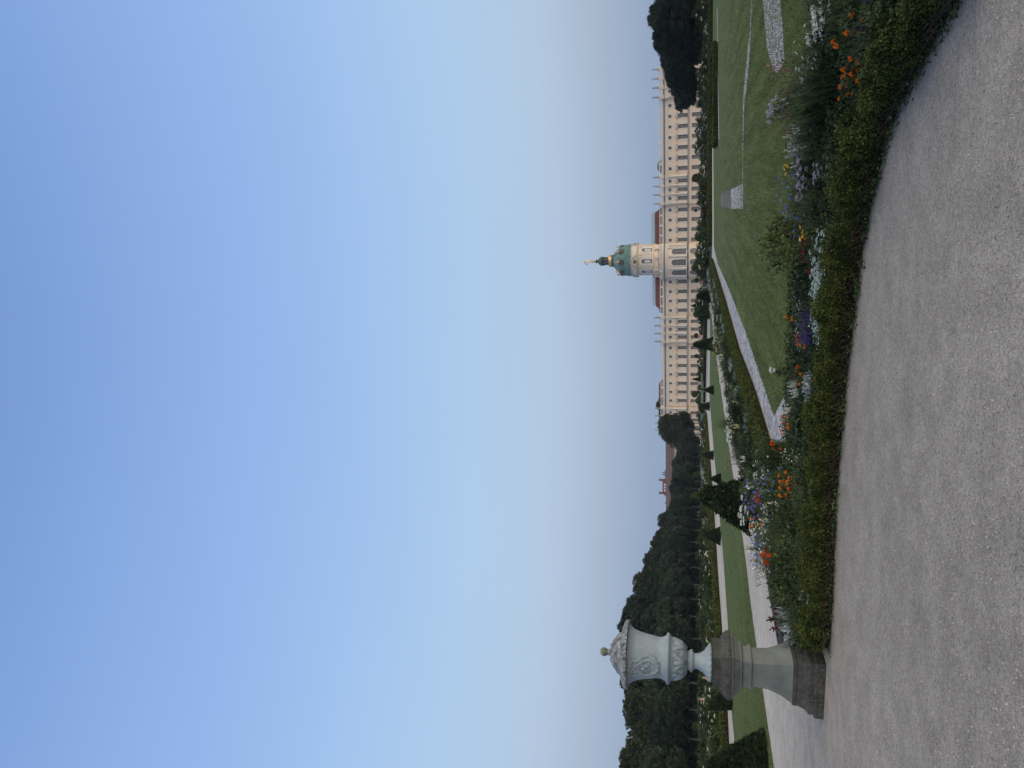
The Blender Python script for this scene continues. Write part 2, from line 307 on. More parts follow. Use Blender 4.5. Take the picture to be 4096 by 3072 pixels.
# gardens beyond the lawns
def hp(y, Y): p = P(2800, y, Y); return (p[0], p[1])
sheet('far_garden', [hp(-300, 93.5), hp(500, 93.5), hp(1010, 88), hp(1250, 112), hp(1640, 128), hp(2014, 82), hp(2300, 66), hp(2600, 58), hp(3200, 46), hp(3200, 200), hp(2000, 296), hp(1500, 280), hp(600, 255), hp(-300, 225)], 0.004, 'far_grass')
sheet('cross_path', [hp(1240, 115), hp(1640, 131), hp(1640, 142), hp(1240, 123)], 0.02, 'pale_gravel')
# ------------------------------------------------------------------ hedges
def hedge_mesh(path, width, height, n, leaf, core=True, topbias=0.5, stems=0, ragged=0.04):
    path = np.array(path, float); seg = np.diff(path, axis=0); ln = np.linalg.norm(seg, axis=1); cum = np.concatenate([[0], np.cumsum(ln)]); T = cum[-1]
    s = RNG.random(n) * T; k = np.clip(np.searchsorted(cum, s) - 1, 0, len(seg) - 1); f = (s - cum[k]) / ln[k]
    c = path[k] + seg[k] * f[:, None]; d = seg[k] / ln[k][:, None]; nn = np.stack([-d[:, 1], d[:, 0]], 1)
    bum = 1 + ragged * 3 * np.sin(s * 7.3 / max(width, .3) * .35 + 1) * np.sin(s * 2.9 / max(width, .3) * .35)
    a = (RNG.random(n) * 1.0) * PI; e = 0.55; ca = np.cos(a); sa = np.sin(a)
    u = np.sign(ca) * np.abs(ca) ** e; v = np.abs(sa) ** e
    side = RNG.random(n) < 0.5
    dep = 1 - 0.25 * RNG.random(n) ** 2 + ragged * RNG.normal(size=n)
    off = u * width / 2 * dep * bum; z = height * ((0.42 if stems else 0.22) + (0.58 if stems else 0.78) * v) * dep * bum
    clump = np.sin(s * 19 / width * .38 + 3 * np.sin(s * 7.7)) * np.sin(a * 3.1 + s * 11 / width * .38) ; dep = dep * (1 + ragged * 1.6 * clump); off = u * width / 2 * dep * bum; z = height * ((0.42 if stems else 0.22) + (0.58 if stems else 0.78) * v) * dep * bum
    low = RNG.random(n) < (0.10 if stems else 0.28); z = np.where(low, height * (0.1 + 0.75 * RNG.random(n)), z); off = np.where(low, np.sign(u) * width / 2 * dep * bum * (0.8 + 0.2 * z / height), off)
    P0 = np.stack([c[:, 0] + nn[:, 0] * off, c[:, 1] + nn[:, 1] * off, z], 1)
    D = np.stack([nn[:, 0] * u * .8, nn[:, 1] * u * .8, v * 0.9 + 0.1], 1) + RNG.normal(size=(n, 3)) * 0.6
    sz = leaf * (0.6 + 0.8 * RNG.random(n))
    q = leaves(P0, D, sz, sz * 0.6, nrm=unit(np.stack([nn[:, 0] * u, nn[:, 1] * u, v * 1.3], 1) + RNG.normal(size=(n, 3)) * .55))
    cm = MB()
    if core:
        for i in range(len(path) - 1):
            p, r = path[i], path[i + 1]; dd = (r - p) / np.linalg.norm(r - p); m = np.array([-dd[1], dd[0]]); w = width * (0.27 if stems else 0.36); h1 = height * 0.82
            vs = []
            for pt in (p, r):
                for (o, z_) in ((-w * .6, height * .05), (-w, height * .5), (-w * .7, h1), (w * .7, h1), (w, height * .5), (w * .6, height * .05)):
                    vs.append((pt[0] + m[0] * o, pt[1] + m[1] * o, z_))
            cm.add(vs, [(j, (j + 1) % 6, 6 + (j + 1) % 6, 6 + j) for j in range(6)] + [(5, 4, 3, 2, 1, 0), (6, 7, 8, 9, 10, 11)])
    st = MB()
    for _ in range(stems):
        s0 = random.random() * T; kk = min(int(np.searchsorted(cum, s0)) - 1, len(seg) - 1); kk = max(kk, 0); ff = (s0 - cum[kk]) / ln[kk]
        cc = path[kk] + seg[kk] * ff; dd = seg[kk] / ln[kk]; m = np.array([-dd[1], dd[0]]); sg = -1 if random.random() < .8 else 1
        b = random.uniform(.1, .75) * width / 2; t = width / 2 * random.uniform(.85, 1.12); j = random.uniform(-.06, .06); j2 = random.uniform(-.05, .05)
        z1 = height * random.uniform(.25, .62)
        st.tube([(cc[0] + m[0] * b * sg, cc[1] + m[1] * b * sg, 0.01), (cc[0] + m[0] * (b + t) / 2 * sg + dd[0] * j * .6, cc[1] + m[1] * (b + t) / 2 * sg + dd[1] * j * .6, z1 * .55), (cc[0] + m[0] * t * sg + dd[0] * (j + j2), cc[1] + m[1] * t * sg + dd[1] * (j + j2), z1)], [0.004, .003, .0018], 4)
    return q, cm, st
def hedge(name, path, width, height, n, leaf, label, group=None, lm='box_leaves', stems=0, ragged=0.04):
    q, cm, st = hedge_mesh(path, width, height, n, leaf, stems=stems, ragged=ragged)
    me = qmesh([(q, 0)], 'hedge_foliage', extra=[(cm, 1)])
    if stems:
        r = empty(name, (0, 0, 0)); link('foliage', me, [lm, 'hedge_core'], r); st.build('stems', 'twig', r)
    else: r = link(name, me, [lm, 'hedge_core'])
    return tag(r, label, 'hedge', group)
FRONT = [(3322, 2612), (3330, 2500), (3340, 2250), (3350, 2000), (3370, 1750), (3394, 1500), (3430, 1200), (3455, 1000), (3495, 800), (3545, 600), (3600, 440), (3680, 300), (3790, 100), (3860, -20), (3980, -180)]
FP = np.array([G(*p)[:2] for p in FRONT])
fy = np.array([p[1] for p in FRONT], float)
def fpt(y):
    o = np.argsort(fy); return np.array([np.interp(y, fy[o], FP[o, 0]), np.interp(y, fy[o], FP[o, 1])])
def rdir(y):
    r = ray(3200, y)[:2]; return r / np.linalg.norm(r)
def offset(path, d):
    out = []
    for i in range(len(path)):
        t = path[min(i + 1, len(path) - 1)] - path[max(i - 1, 0)]; t = t / np.linalg.norm(t); out.append(path[i] + np.array([-t[1], t[0]]) * d)
    return np.array(out)
HW = 0.38
hc = offset(FP, HW / 2)
hedge('box_hedge', hc, HW, 0.29, 210000, 0.020, 'low clipped box hedge with bare twiggy foot along the near gravel path', stems=1500, ragged=0.075)
end = G(3200, 2560)[:2]
hedge('box_hedge', [(-3.02, 10.15), (-2.55, 10.12), (-2.1, 10.05)], 0.34, 0.30, 14000, 0.017, 'short end of box hedge behind the dark red flowers by the stone pedestal', stems=60)
SL = np.array([(-2.1, 13.4), (-1.5, 15.6), (-0.95, 17.6), (0.0, 21.5), (1.45, 28.9), (5.3, 44.5), (11.5, 70.5), (14.2, 82.0)])
hs_ = offset(SL, 0.22)[1:]
hedge('box_hedge', hs_, 0.42, 0.30, 70000, 0.04, 'long low box hedge beside the white gravel strip, running towards the palace', stems=0, ragged=0.05)
hedge('box_hedge', [hp(980, 87), hp(500, 95), hp(-200, 96.5)], 0.9, 0.5, 30000, 0.14, 'dark clipped hedge along the far edge of the lawn')
hedge('box_hedge', [G(2872, 580)[:2], G(2872, 176)[:2]], 0.9, 0.42, 14000, 0.11, 'short yellow green hedge standing on the lawn before the far hedge')
hedge('box_hedge', [P(2860, 1745, 112)[:2], P(2860, 1810, 95)[:2]], 0.8, 0.5, 4000, 0.12, 'small block of clipped hedge beside the pale path on the left')
hedge('box_hedge', [hp(1245, 128), hp(1635, 146)], 0.8, 0.5, 12000, 0.14, 'low dark hedge along the far cross path before the palace')
# flower bed soil
rear = np.array([fpt(y) + rdir(y) * d for y, d in ((2560, .4), (2350, 1.15), (2000, 3.0), (1500, 3.7), (1000, 3.9), (600, 4.2), (200, 4.2), (-150, 4.0))])
sheet('bed_soil', list(offset(FP, .02)) + list(rear[::-1]), 0.024, 'bed_soil')
sideL = offset(SL, 3.3)
sheet('side_bed_soil', list(SL) + list(sideL[::-1]), 0.022, 'bed_soil')
# ------------------------------------------------------------------ stone pedestal and marble urn
def squares(prof, r=0.012):
    """stack of rounded squares: prof = [(width, z)]"""
    mb = MB(); vs = []; fs = []; n = 16
    for wd, z in prof:
        h = wd / 2; c = min(r, h * .2); ring = []
        for k, (sx, sy) in enumerate(((1, 1), (-1, 1), (-1, -1), (1, -1))):
            for j in range(4):
                a = PI / 2 * (k + j / 3); ring.append((sx * (h - c) + c * math.cos(a), sy * (h - c) + c * math.sin(a), z))
        vs += ring
    for i in range(len(prof) - 1):
        for k in range(n): fs.append((i * n + k, i * n + (k + 1) % n, (i + 1) * n + (k + 1) % n, (i + 1) * n + k))
    fs.append(tuple((len(prof) - 1) * n + k for k in range(n))); mb.add(vs, fs); return mb
def smooth_prof(pts, n):
    """Catmull-Rom through (w,z) points"""
    out = []
    for i in range(len(pts) - 1):
        p0, p1, p2, p3 = [np.array(pts[j], float) for j in (max(i - 1, 0), i, i + 1, min(i + 2, len(pts) - 1))]
        for k in range(n):
            t = k / n; out.append(tuple(.5 * ((2 * p1) + (-p0 + p2) * t + (2 * p0 - 5 * p1 + 4 * p2 - p3) * t * t + (-p0 + 3 * p1 - 3 * p2 + p3) * t ** 3)))
    out.append(tuple(pts[-1])); return out
ped = empty('stone_pedestal', (-3.80, 10.12, 0), -math.radians(13))
tag(ped, 'tall square weathered sandstone pedestal carrying the white marble urn at the path corner', 'pedestal')
squares([(.79, -.02), (.79, .105), (.775, .118), (.735, .122), (.735, .185), (.70, .195), (.69, .20)] + smooth_prof([(.69, .205), (.655, .23), (.625, .28), (.60, .315)], 3)).build('base', 'weathered_sandstone', ped)
squares([(.60, .312), (.612, .325), (.612, .36), (.598, .372)]).build('base_moulding', 'weathered_sandstone', ped)
squares(smooth_prof([(.585, .372), (.54, .42), (.476, .49), (.433, .56), (.392, .64), (.376, .70), (.368, .78), (.37, .865)], 4)).build('shaft', 'grey_sandstone', ped)
squares([(.385, .865), (.425, .872), (.432, .885), (.425, .898), (.388, .905), (.386, .92), (.388, .98), (.40, .99)]).build('collar', 'grey_sandstone', ped)
squares([(.44, .99), (.458, .995), (.462, 1.012), (.475, 1.016), (.478, 1.03), (.50, 1.036), (.515, 1.05), (.545, 1.07), (.56, 1.085), (.60, 1.10), (.625, 1.118), (.63, 1.13)]).build('cornice', 'grey_sandstone', ped)
squares([(.648, 1.13), (.654, 1.15)] + smooth_prof([(.655, 1.155), (.645, 1.185), (.60, 1.222), (.55, 1.25)], 3) + [(.515, 1.262), (.49, 1.265), (.488, 1.275), (.474, 1.28), (.478, 1.372)]).build('capping', 'weathered_sandstone', ped)
urn = empty('marble_urn', (-3.80, 10.12, 1.374), -math.radians(24))
urn.rotation_euler = (0, 0, -math.radians(6))
tag(urn, 'large lidded white marble urn with carved crown and shield on the stone pedestal', 'urn')
Z0 = 1.37
def LP(l): return [(r, z - Z0) for r, z in l]
foot = MB(); foot.lathe(LP(smooth_prof([(.228, 1.374), (.236, 1.39), (.228, 1.418), (.205, 1.438)], 4) + smooth_prof([(.20, 1.44), (.158, 1.47), (.130, 1.50), (.107, 1.55), (.100, 1.60)], 4) + [(.118, 1.612), (.120, 1.628), (.147, 1.630), (.150, 1.638)] + smooth_prof([(.146, 1.642), (.128, 1.66), (.116, 1.69)], 4)), 48)
for i in range(20):
    a = 2 * PI * i / 20
    foot.tube([(math.cos(a) * .238, math.sin(a) * .238, 1.385 - Z0), (math.cos(a) * .226, math.sin(a) * .226, 1.42 - Z0)], [.026, .012], 6)
for i in range(28):
    a = 2 * PI * i / 28
    foot.tube([(math.cos(a) * .143, math.sin(a) * .143, 1.640 - Z0), (math.cos(a) * .117, math.sin(a) * .117, 1.685 - Z0)], [.011, .006], 5)
foot.build('foot', 'white_marble', urn, True)
BODY = smooth_prof([(.115, 1.688), (.165, 1.715), (.206, 1.75), (.233, 1.79), (.254, 1.85), (.276, 1.89), (.300, 1.922)], 5) + [(.306, 1.925)] + smooth_prof([(.322, 1.930), (.340, 1.955), (.330, 1.978), (.305, 1.985)], 5) + [(.300, 1.992), (.294, 1.995), (.291, 2.008)] + smooth_prof([(.282, 2.02), (.271, 2.08), (.284, 2.16), (.297, 2.24), (.312, 2.32), (.339, 2.41), (.372, 2.46), (.398, 2.485)], 6) + [(.41, 2.492), (.40, 2.50)]
bd = MB(); bd.lathe(LP(BODY), 72); bd.build('vase_body', 'white_marble', urn, True)
bz = [p[1] for p in BODY]; br = [p[0] for p in BODY]
def onurn(a, z, h=0.004):
    r = float(np.interp(z, bz, br)) + h; return (math.cos(a) * r, math.sin(a) * r, z - Z0)
# the carved decoration: angle 0 of the design faces local -Y
FA_ = -PI / 2 - 0.0
WID = [1.0]; ca = -0.10
def carve(mb, pts, rad, h=0.004): mb.tube([onurn(FA_ + ca + (a - ca) * WID[0], z, h) for a, z in pts], [q * 2.1 for q in rad] if hasattr(rad, '__len__') else rad * 2.1, 5)
cv = MB()
WID[0] = 1.45
def arc(cx, cz, ra, rz, t0, t1, n=10): return [(cx + ra * math.cos(t0 + (t1 - t0) * i / n), cz + rz * math.sin(t0 + (t1 - t0) * i / n)) for i in range(n + 1)]
# crown: band, arches, orb
for dz in (0, .016, .03): carve(cv, [(ca + t * .26 / 5, 2.335 + dz - .004 * abs(t) ** 1.2 * .5) for t in range(-5, 6)], .0045)
for k in (-1, 1):
    carve(cv, arc(ca + k * .13, 2.372, .12, .075, 0 if k < 0 else 0, PI), .006)
    carve(cv, arc(ca + k * .06, 2.372, .06, .085, 0, PI), .005)
carve(cv, [(ca, 2.45), (ca, 2.475)], .007)
for k in range(-3, 4): carve(cv, [(ca + k * .075, 2.372), (ca + k * .075, 2.388)], .008)
# shield frame with scrolls
carve(cv, arc(ca, 2.16, .28, .165, PI * .08, PI * .42), .006); carve(cv, arc(ca, 2.16, .28, .165, PI * .58, PI * .92), .006)
carve(cv, arc(ca, 2.17, .20, .085, PI, 2 * PI, 14), .009); carve(cv, [(ca - .2, 2.17), (ca - .2, 2.2), (ca - .1, 2.215), (ca, 2.205), (ca + .1, 2.215), (ca + .2, 2.2), (ca + .2, 2.17)], .006)
for k in (-1, 1):
    carve(cv, [(ca + k * (.03 + .085 * (1 - i / 14) * math.cos(i * .6) + .07), 2.08 + .032 * (1 - i / 14) * math.sin(i * .6)) for i in range(14)], .007)
    carve(cv, [(ca + k * .2, 2.17), (ca + k * .27, 2.13), (ca + k * .25, 2.08), (ca + k * .17, 2.06)], .007)
# eagle-like spread form inside
for k in (-1, 1):
    for j in range(5): carve(cv, [(ca + k * .02, 2.27 - j * .008), (ca + k * (.08 + .015 * (j % 2)), 2.295 - j * .016), (ca + k * .14, 2.288 - j * .022)], [.007, .006, .002])
    carve(cv, [(ca + k * .03, 2.24), (ca + k * .09, 2.235)], [.006, .002])
carve(cv, [(ca, 2.31), (ca, 2.28), (ca, 2.235)], [.006, .013, .005])
# laurel and oak sprays on both sides
for k in (-1, 1):
    sp = [(ca + k * (.22 + .11 * math.sin(i * .35)), 2.08 + i * .024) for i in range(12)]
    carve(cv, sp, [.008 - i * .0004 for i in range(12)])
    for i in range(1, 12):
        a, z = sp[i]
        for s in (-1, 1):
            for q in (0, 1):
                e = random.uniform(.7, 1.2); carve(cv, [(a, z), (a + s * .07 * e, z + (.022 + .02 * q) * e), (a + s * .13 * e * (1 - .4 * q), z + (.034 + .035 * q) * e)], [.003, .010, .002])
cv.build('crown_relief', 'white_marble', urn, True)
# acanthus leaves on the bowl
ac = MB(); WID[0] = 1.0
for i in range(6):
    a0 = i * PI / 3 + .35 + ca
    for k in (-1, 1):
        carve(ac, [(a0 + k * .02, 1.72), (a0 + k * .10, 1.78), (a0 + k * .25, 1.83), (a0 + k * .40, 1.86), (a0 + k * .47, 1.845), (a0 + k * .42, 1.82)], [.010, .012, .010, .008, .008, .004])
        for j in range(6):
            b = (a0 + k * (.03 + .06 * j), 1.735 + .02 * j); carve(ac, [b, (b[0] + k * (.05 + .01 * j), b[1] + .028), (b[0] + k * (.03 - .02 * j) , b[1] + .062)], [.006, .011, .003])
    carve(ac, [(a0, 1.71), (a0, 1.78), (a0, 1.85), (a0, 1.872)], [.010, .014, .016, .008], .006)
    carve(ac, arc(a0 + PI / 6, 1.80, .10, .045, PI * 1.1, PI * 2.6, 12), .007)
ac.build('acanthus_relief', 'white_marble', urn, True)
lid = MB()
LID = [(.385, 2.500), (.405, 2.494), (.455, 2.498)] + smooth_prof([(.463, 2.505), (.458, 2.525), (.44, 2.54), (.413, 2.57), (.375, 2.588)], 4) + [(.352, 2.592), (.325, 2.597), (.305, 2.60)] + smooth_prof([(.302, 2.603), (.257, 2.642), (.216, 2.682), (.174, 2.722), (.125, 2.742), (.064, 2.752)], 4) + [(.05, 2.756), (.046, 2.765), (.041, 2.78), (.048, 2.795)]
lz = [p[1] for p in LID]
def onlid(a, t, h=.002):
    i = int(t * (len(LID) - 1)); r, z = LID[i]; return (math.cos(a) * (r + h), math.sin(a) * (r + h), z - Z0 + h)
lid.lathe(LP(LID), 72)
for i in range(46):      # egg-and-leaf ring on the rim
    a = 2 * PI * i / 46
    lid.tube([(math.cos(a) * .458, math.sin(a) * .458, 2.506 - Z0), (math.cos(a) * .450, math.sin(a) * .450, 2.533 - Z0), (math.cos(a) * .415, math.sin(a) * .415, 2.568 - Z0)], [.014, .017, .007], 5)
for i in range(140):     # foliate carving on the dome of the lid
    a = random.uniform(0, 2 * PI); j = random.uniform(0, 1); r = .285 - .17 * j; z = 2.617 + .118 * j ** .85; k = random.choice((-1, 1))
    lid.tube([(math.cos(a) * r, math.sin(a) * r, z - Z0), (math.cos(a + .08 * k) * (r - .02), math.sin(a + .08 * k) * (r - .02), z + .018 - Z0), (math.cos(a + .13 * k) * (r - .01), math.sin(a + .13 * k) * (r - .01), z + .006 - Z0)], [.006, .013, .004], 5)
lid_o = lid.build('lid', 'lichen_marble', urn, True)
kb = MB(); kb.lathe([(max(.0605 * math.sin(PI * i / 16), .002), 2.85 - Z0 - .0605 * math.cos(PI * i / 16)) for i in range(17)], 28)
kb.build('knob', 'ball_stone', lid_o, True)
# ------------------------------------------------------------------ people and statues (one continuous skinned body)
def skinned(name, joints, edges, radii, m, parent=None, sub=1, loc=None):
    me = bpy.data.meshes.new(name); me.from_pydata(joints, edges, []); me.update()
    o = bpy.data.objects.new(name, me); COL.objects.link(o)
    md = o.modifiers.new('skin', 'SKIN'); 
    for i, r in enumerate(radii): me.skin_vertices[0].data[i].radius = (r, r) if not isinstance(r, tuple) else r
    me.skin_vertices[0].data[0].use_root = True
    sb = o.modifiers.new('sub', 'SUBSURF'); sb.levels = sub; sb.render_levels = sub
    dg = bpy.context.evaluated_depsgraph_get(); dg.update()
    me2 = bpy.data.meshes.new_from_object(o.evaluated_get(dg)); bpy.data.objects.remove(o); me2.polygons.foreach_set('use_smooth', [True] * len(me2.polygons))
    return link(name, me2, m, parent, loc)
def body_joints(h=1.74, lean=0.0, armL=(.1, .12, -.5), armR=(.1, .12, -.5), stride=.12, sit=False):
    s = h / 1.74; J = []; E = []; Rr = []
    def add(p, r, par=None):
        J.append(tuple(v * s for v in p)); Rr.append(r * s)
        if par is not None: E.append((par, len(J) - 1))
        return len(J) - 1
    hz = .48 if sit else .92
    pel = add((0, 0, hz), .125); wa = add((0, -lean * .3, hz + .18), .115, pel); ch = add((0, -lean * .7, hz + .38), .135, wa)
    nk = add((0, -lean, hz + .56), .055, ch); hd0 = add((0, -lean - .01, hz + .64), .07, nk); hd = add((0, -lean - .02, hz + .74), .085, hd0); add((0, -lean - .01, hz + .81), .055, hd)
    for sx, arm in ((-1, armL), (1, armR)):
        sh = add((sx * .17, -lean * .9, hz + .49), .055, ch)
        el = add((sx * (.20 + arm[0] * .5), -lean - arm[1] * .4, hz + .49 + arm[2] * .5), .042, sh)
        wr = add((sx * (.20 + arm[0]), -lean - arm[1], hz + .49 + arm[2]), .030, el)
        add((sx * (.20 + arm[0] * 1.15), -lean - arm[1] * 1.25, hz + .49 + arm[2] * 1.15), .036, wr)
        hp_ = add((sx * .09, 0, hz - .06), .095, pel)
        if sit:
            kn = add((sx * .11, -.45, hz + .02), .06, hp_); an = add((sx * .11, -.47, .08), .042, kn); add((sx * .11, -.62, .04), .035, an)
        else:
            f = -sx * stride; kn = add((sx * .095, f * .55 - .02, .50), .062, hp_); an = add((sx * .09, f, .09), .042, kn); add((sx * .10, f - .14, .035), .035, an)
    return J, E, Rr
def shell(J, lo, hi, m, name, parent, rad, seg=14, sy=.72):
    mb = MB(); n = len(rad); pr = [(r, lo + (hi - lo) * i / (n - 1)) for i, r in enumerate(rad)]
    mb.lathe(pr, seg, (0, 0, 0), 1, sy); return mb.build(name, m, parent, True)
def person(loc, rz, label, top, bottom, hair='dark_hair', h=1.74, dress=False, bag=None, sit=False, **kw):
    r = empty('person', loc, rz); tag(r, label, 'person')
    J, E, R_ = body_joints(h, sit=sit, **kw); s = h / 1.74; hz = (.48 if sit else .92) * s
    skinned('body', J, E, R_, 'skin', r)
    # clothing skins slightly larger than the body
    def sub(idx, grow, m, name):
        mp = {k: i for i, k in enumerate(idx)}; e = [(mp[a], mp[b]) for a, b in E if a in mp and b in mp]
        skinned(name, [J[k] for k in idx], e, [R_[k] + grow * s for k in idx], m, r)
    sub([0, 1, 2, 7, 8, 15, 16], .016, top, 'dress' if dress else 'shirt')
    if dress: shell(J, .06 * s, hz + .02, top, 'skirt', r, [.30 * s, .27 * s, .22 * s, .15 * s])
    else: sub(_legs(E), .018, bottom, 'trousers')
    hb = MB(); c = J[5]
    hb.lathe([(max(.098 * s * math.sin(PI * i / 10 * .62), .003), .105 * s * math.cos(PI * i / 10 * .62)) for i in range(11)][::-1], 12, (c[0], c[1] + .018 * s, c[2] + .02 * s)); hb.build('hair', hair, r, True)
    if bag:
        b = MB(); b.lathe([(.10 * s, 0), (.17 * s, .06 * s), (.18 * s, .25 * s), (.15 * s, .38 * s), (.06 * s, .43 * s)], 12, (0, .19 * s, hz + .05), 1, .6); tag(b.build('backpack', bag, r, True))
    return r
def _legs(E):   # hips, knees and ankles of both legs
    hips = [b for a, b in E if a == 0 and b != 1]; out_ = [0]
    for hpi in hips:
        kn = [b for a, b in E if a == hpi][0]; an = [b for a, b in E if a == kn][0]; out_ += [hpi, kn, an]
    return out_
# ------------------------------------------------------------------ the palace
def grooves(name, pitch, frac=0.14, dark=0.62):
    m = MATS[name]; t = m.node_tree; b = t.nodes['Principled BSDF']; n = t.nodes.new; l = t.links.new
    src = b.inputs['Base Color'].links[0].from_socket
    g = n('ShaderNodeTexCoord'); sp = n('ShaderNodeSeparateXYZ'); l(g.outputs['Object'], sp.inputs[0])
    d = n('ShaderNodeMath'); d.operation = 'DIVIDE'; d.inputs[1].default_value = pitch; l(sp.outputs['Z'], d.inputs[0])
    f = n('ShaderNodeMath'); f.operation = 'FRACT'; l(d.outputs[0], f.inputs[0])
    c = n('ShaderNodeMath'); c.operation = 'LESS_THAN'; c.inputs[1].default_value = frac; l(f.outputs[0], c.inputs[0])
    r = n('ShaderNodeMapRange'); r.inputs[3].default_value = 1.0; r.inputs[4].default_value = dark; l(c.outputs[0], r.inputs[0])
    h = n('ShaderNodeVectorMath'); h.operation = 'SCALE'; l(src, h.inputs[0]); l(r.outputs[0], h.inputs['Scale']); l(h.outputs[0], b.inputs['Base Color'])
grooves('cream_rustic', 0.44)
pal = empty('palace', (C0[0], C0[1], 0), -FA)
tag(pal, 'long cream baroque palace with green copper dome over its middle, across the gardens', 'palace')
inner = [8.4, 12.4, 16.3, 20.2]; ris = [24.7, 28.0, 31.3]; wing = [36.0, 39.87, 43.74, 47.6, 51.5, 55.35, 59.2]; endp = [64.3, 67.5, 70.8]
SEC = [(6.2, 22.3, 0.0, inner), (22.3, 33.9, -0.9, ris), (33.9, 61.9, 0.0, wing), (61.9, 73.0, -0.9, endp)]
ROWS = [('g', .95, 4.35, 1.45), ('m', 5.92, 9.5, 1.5), ('a', 12.0, 13.1, 1.12)]
def wallrow(mb, s0, s1, d, z0, z1, cs, wz0=None, wz1=None, ww=0):
    if not ww: mb.box(s0, s1, d, d + .55, z0, z1); return
    if wz0 > z0: mb.box(s0, s1, d, d + .55, z0, wz0)
    x = s0
    for c in cs: mb.box(x, c - ww / 2, d, d + .55, wz0, wz1); x = c + ww / 2
    mb.box(x, s1, d, d + .55, wz0, wz1)
    if z1 > wz1: mb.box(s0, s1, d, d + .55, wz1, z1)
bays = []
for sg in (1, -1):
    up, gr, pl, bandm, corn, arch_, par, bal = [MB() for _ in range(8)]
    for (a, b, d, cs) in SEC:
        s0, s1 = (a, b) if sg > 0 else (-b, -a); cc = sorted(sg * c for c in cs)
        if (a, b) == (22.3, 33.9) or a > 60: s0 += 0.0
        pl.box(s0, s1, d - .08, d + .5, -.3, .9)
        wallrow(gr, s0, s1, d, .9, 5.3, cc, .95, 4.35, 1.45)
        wallrow(up, s0, s1, d, 5.3, 11.0, cc, 5.92, 9.5, 1.5); wallrow(up, s0, s1, d, 11.0, 13.4, cc, 12.0, 13.1, 1.12)
        e = .0 if d == 0 else .25
        bandm.box(s0 - e, s1 + e, d - .16, d, 5.28, 5.45); bandm.box(s0 - e, s1 + e, d - .28, d, 5.74, 5.90)
        arch_.box(s0 - e, s1 + e, d - .14, d + .5, 13.4, 13.72); arch_.box(s0 - e, s1 + e, d - .22, d + .5, 13.72, 13.86)
        up.box(s0 - e * .5, s1 + e * .5, d - .1, d + .5, 13.86, 14.55)
        corn.box(s0 - e, s1 + e, d - .30, d + .5, 14.55, 14.72); corn.box(s0 - e * 2, s1 + e * 2, d - .62, d + .5, 14.78, 15.02); corn.box(s0 - e, s1 + e, d - .45, d + .5, 14.72, 14.78)
        par.box(s0 - e, s1 + e, d - .12, d + .5, 15.02, 15.62); bal.box(s0 - e, s1 + e, d - .14, d + .38, 16.5, 16.74)
        edges = [s0] + [(p + q) / 2 for p, q in zip(cc[:-1], cc[1:])] + [s1]
        if len(cc) == 4: edges = [s0, *[(p + q) / 2 for p, q in zip(cc[:-1], cc[1:])], s1]
        for x in edges: bal.box(x - .38, x + .38, d - .12, d + .36, 15.62, 16.5)
        for p, q in zip(edges[:-1], edges[1:]):
            k = int((q - p - .9) / .40)
            for i in range(k):
                x = p + .45 + (q - p - .9) * (i + .5) / k
                bal.lathe([(.06, 15.62), (.105, 15.8), (.09, 15.95), (.045, 16.2), (.08, 16.5)], 6, (x, d + .1, 0))
        for c in cc: bays.append((c, d, sg, (a, b)))
    for mb, nme, mm in ((up, 'upper_wall', 'cream_render'), (gr, 'ground_floor_wall', 'cream_rustic'), (pl, 'plinth', 'pink_plinth'), (bandm, 'string_course', 'lead_capping'), (corn, 'cornice', 'lead_capping'), (arch_, 'architrave', 'pale_trim'), (par, 'parapet', 'white_stone'), (bal, 'balustrade', 'pale_trim')):
        mb.build(nme, mm, pal)
core = MB(); core.box(-72.6, 72.6, .7, 17, 0, 15.3); core.build('rear_range', 'cream_render', pal)
def winmesh(wd, ht, nx, nz, glass, arched=False, bar=.05):
    g = MB(); b = MB()
    if arched:
        poly = [(-wd / 2, 0), (wd / 2, 0)] + [(wd / 2 * math.cos(a), ht - wd / 2 + wd / 2 * math.sin(a)) for a in np.linspace(0, PI, 13)]
        g.prism(poly, 0, .06, 'y')
    else: g.box(-wd / 2, wd / 2, 0, .06, 0, ht)
    for i in range(1, nx):
        x = -wd / 2 + wd * i / nx; bw = bar * (1.8 if i * 2 == nx else 1); top = ht if not arched else ht - wd / 2 + math.sqrt(max(0, (wd / 2) ** 2 - x * x))
        b.box(x - bw / 2, x + bw / 2, -.04, -.003, .02, top - .02)
    for j in range(1, nz):
        z = ht * j / nz; bw = bar * (1.8 if j == int(nz * .62) else 1); hw = wd / 2 if (not arched or z < ht - wd / 2) else math.sqrt(max(0.01, (wd / 2) ** 2 - (z - ht + wd / 2) ** 2))
        b.box(-hw + .02, hw - .02, -.05, -.005, z - bw / 2, z + bw / 2)
    k = MB(); me = bpy.data.meshes.new('window'); n0 = len(g.f); g.add(b.v, b.f); me.from_pydata(g.v, [], g.f)
    me.materials.append(M(glass)); me.materials.append(M('window_bars'))
    me.polygons.foreach_set('material_index', [0] * n0 + [1] * (len(g.f) - n0)); me.update(); return me
def framemesh(wd, ht, t, dep=.12, sill=True):
    m = MB(); m.box(-wd / 2 - t, -wd / 2, -.35 - dep, -.352, 0, ht); m.box(wd / 2, wd / 2 + t, -.35 - dep, -.352, 0, ht); m.box(-wd / 2 - t, wd / 2 + t, -.35 - dep, -.352, ht, ht + t)
    m.box(-wd / 2 - t - .05, wd / 2 + t + .05, -.35 - dep - .06, -.352, -.14, 0); return m.mesh(name='frame')
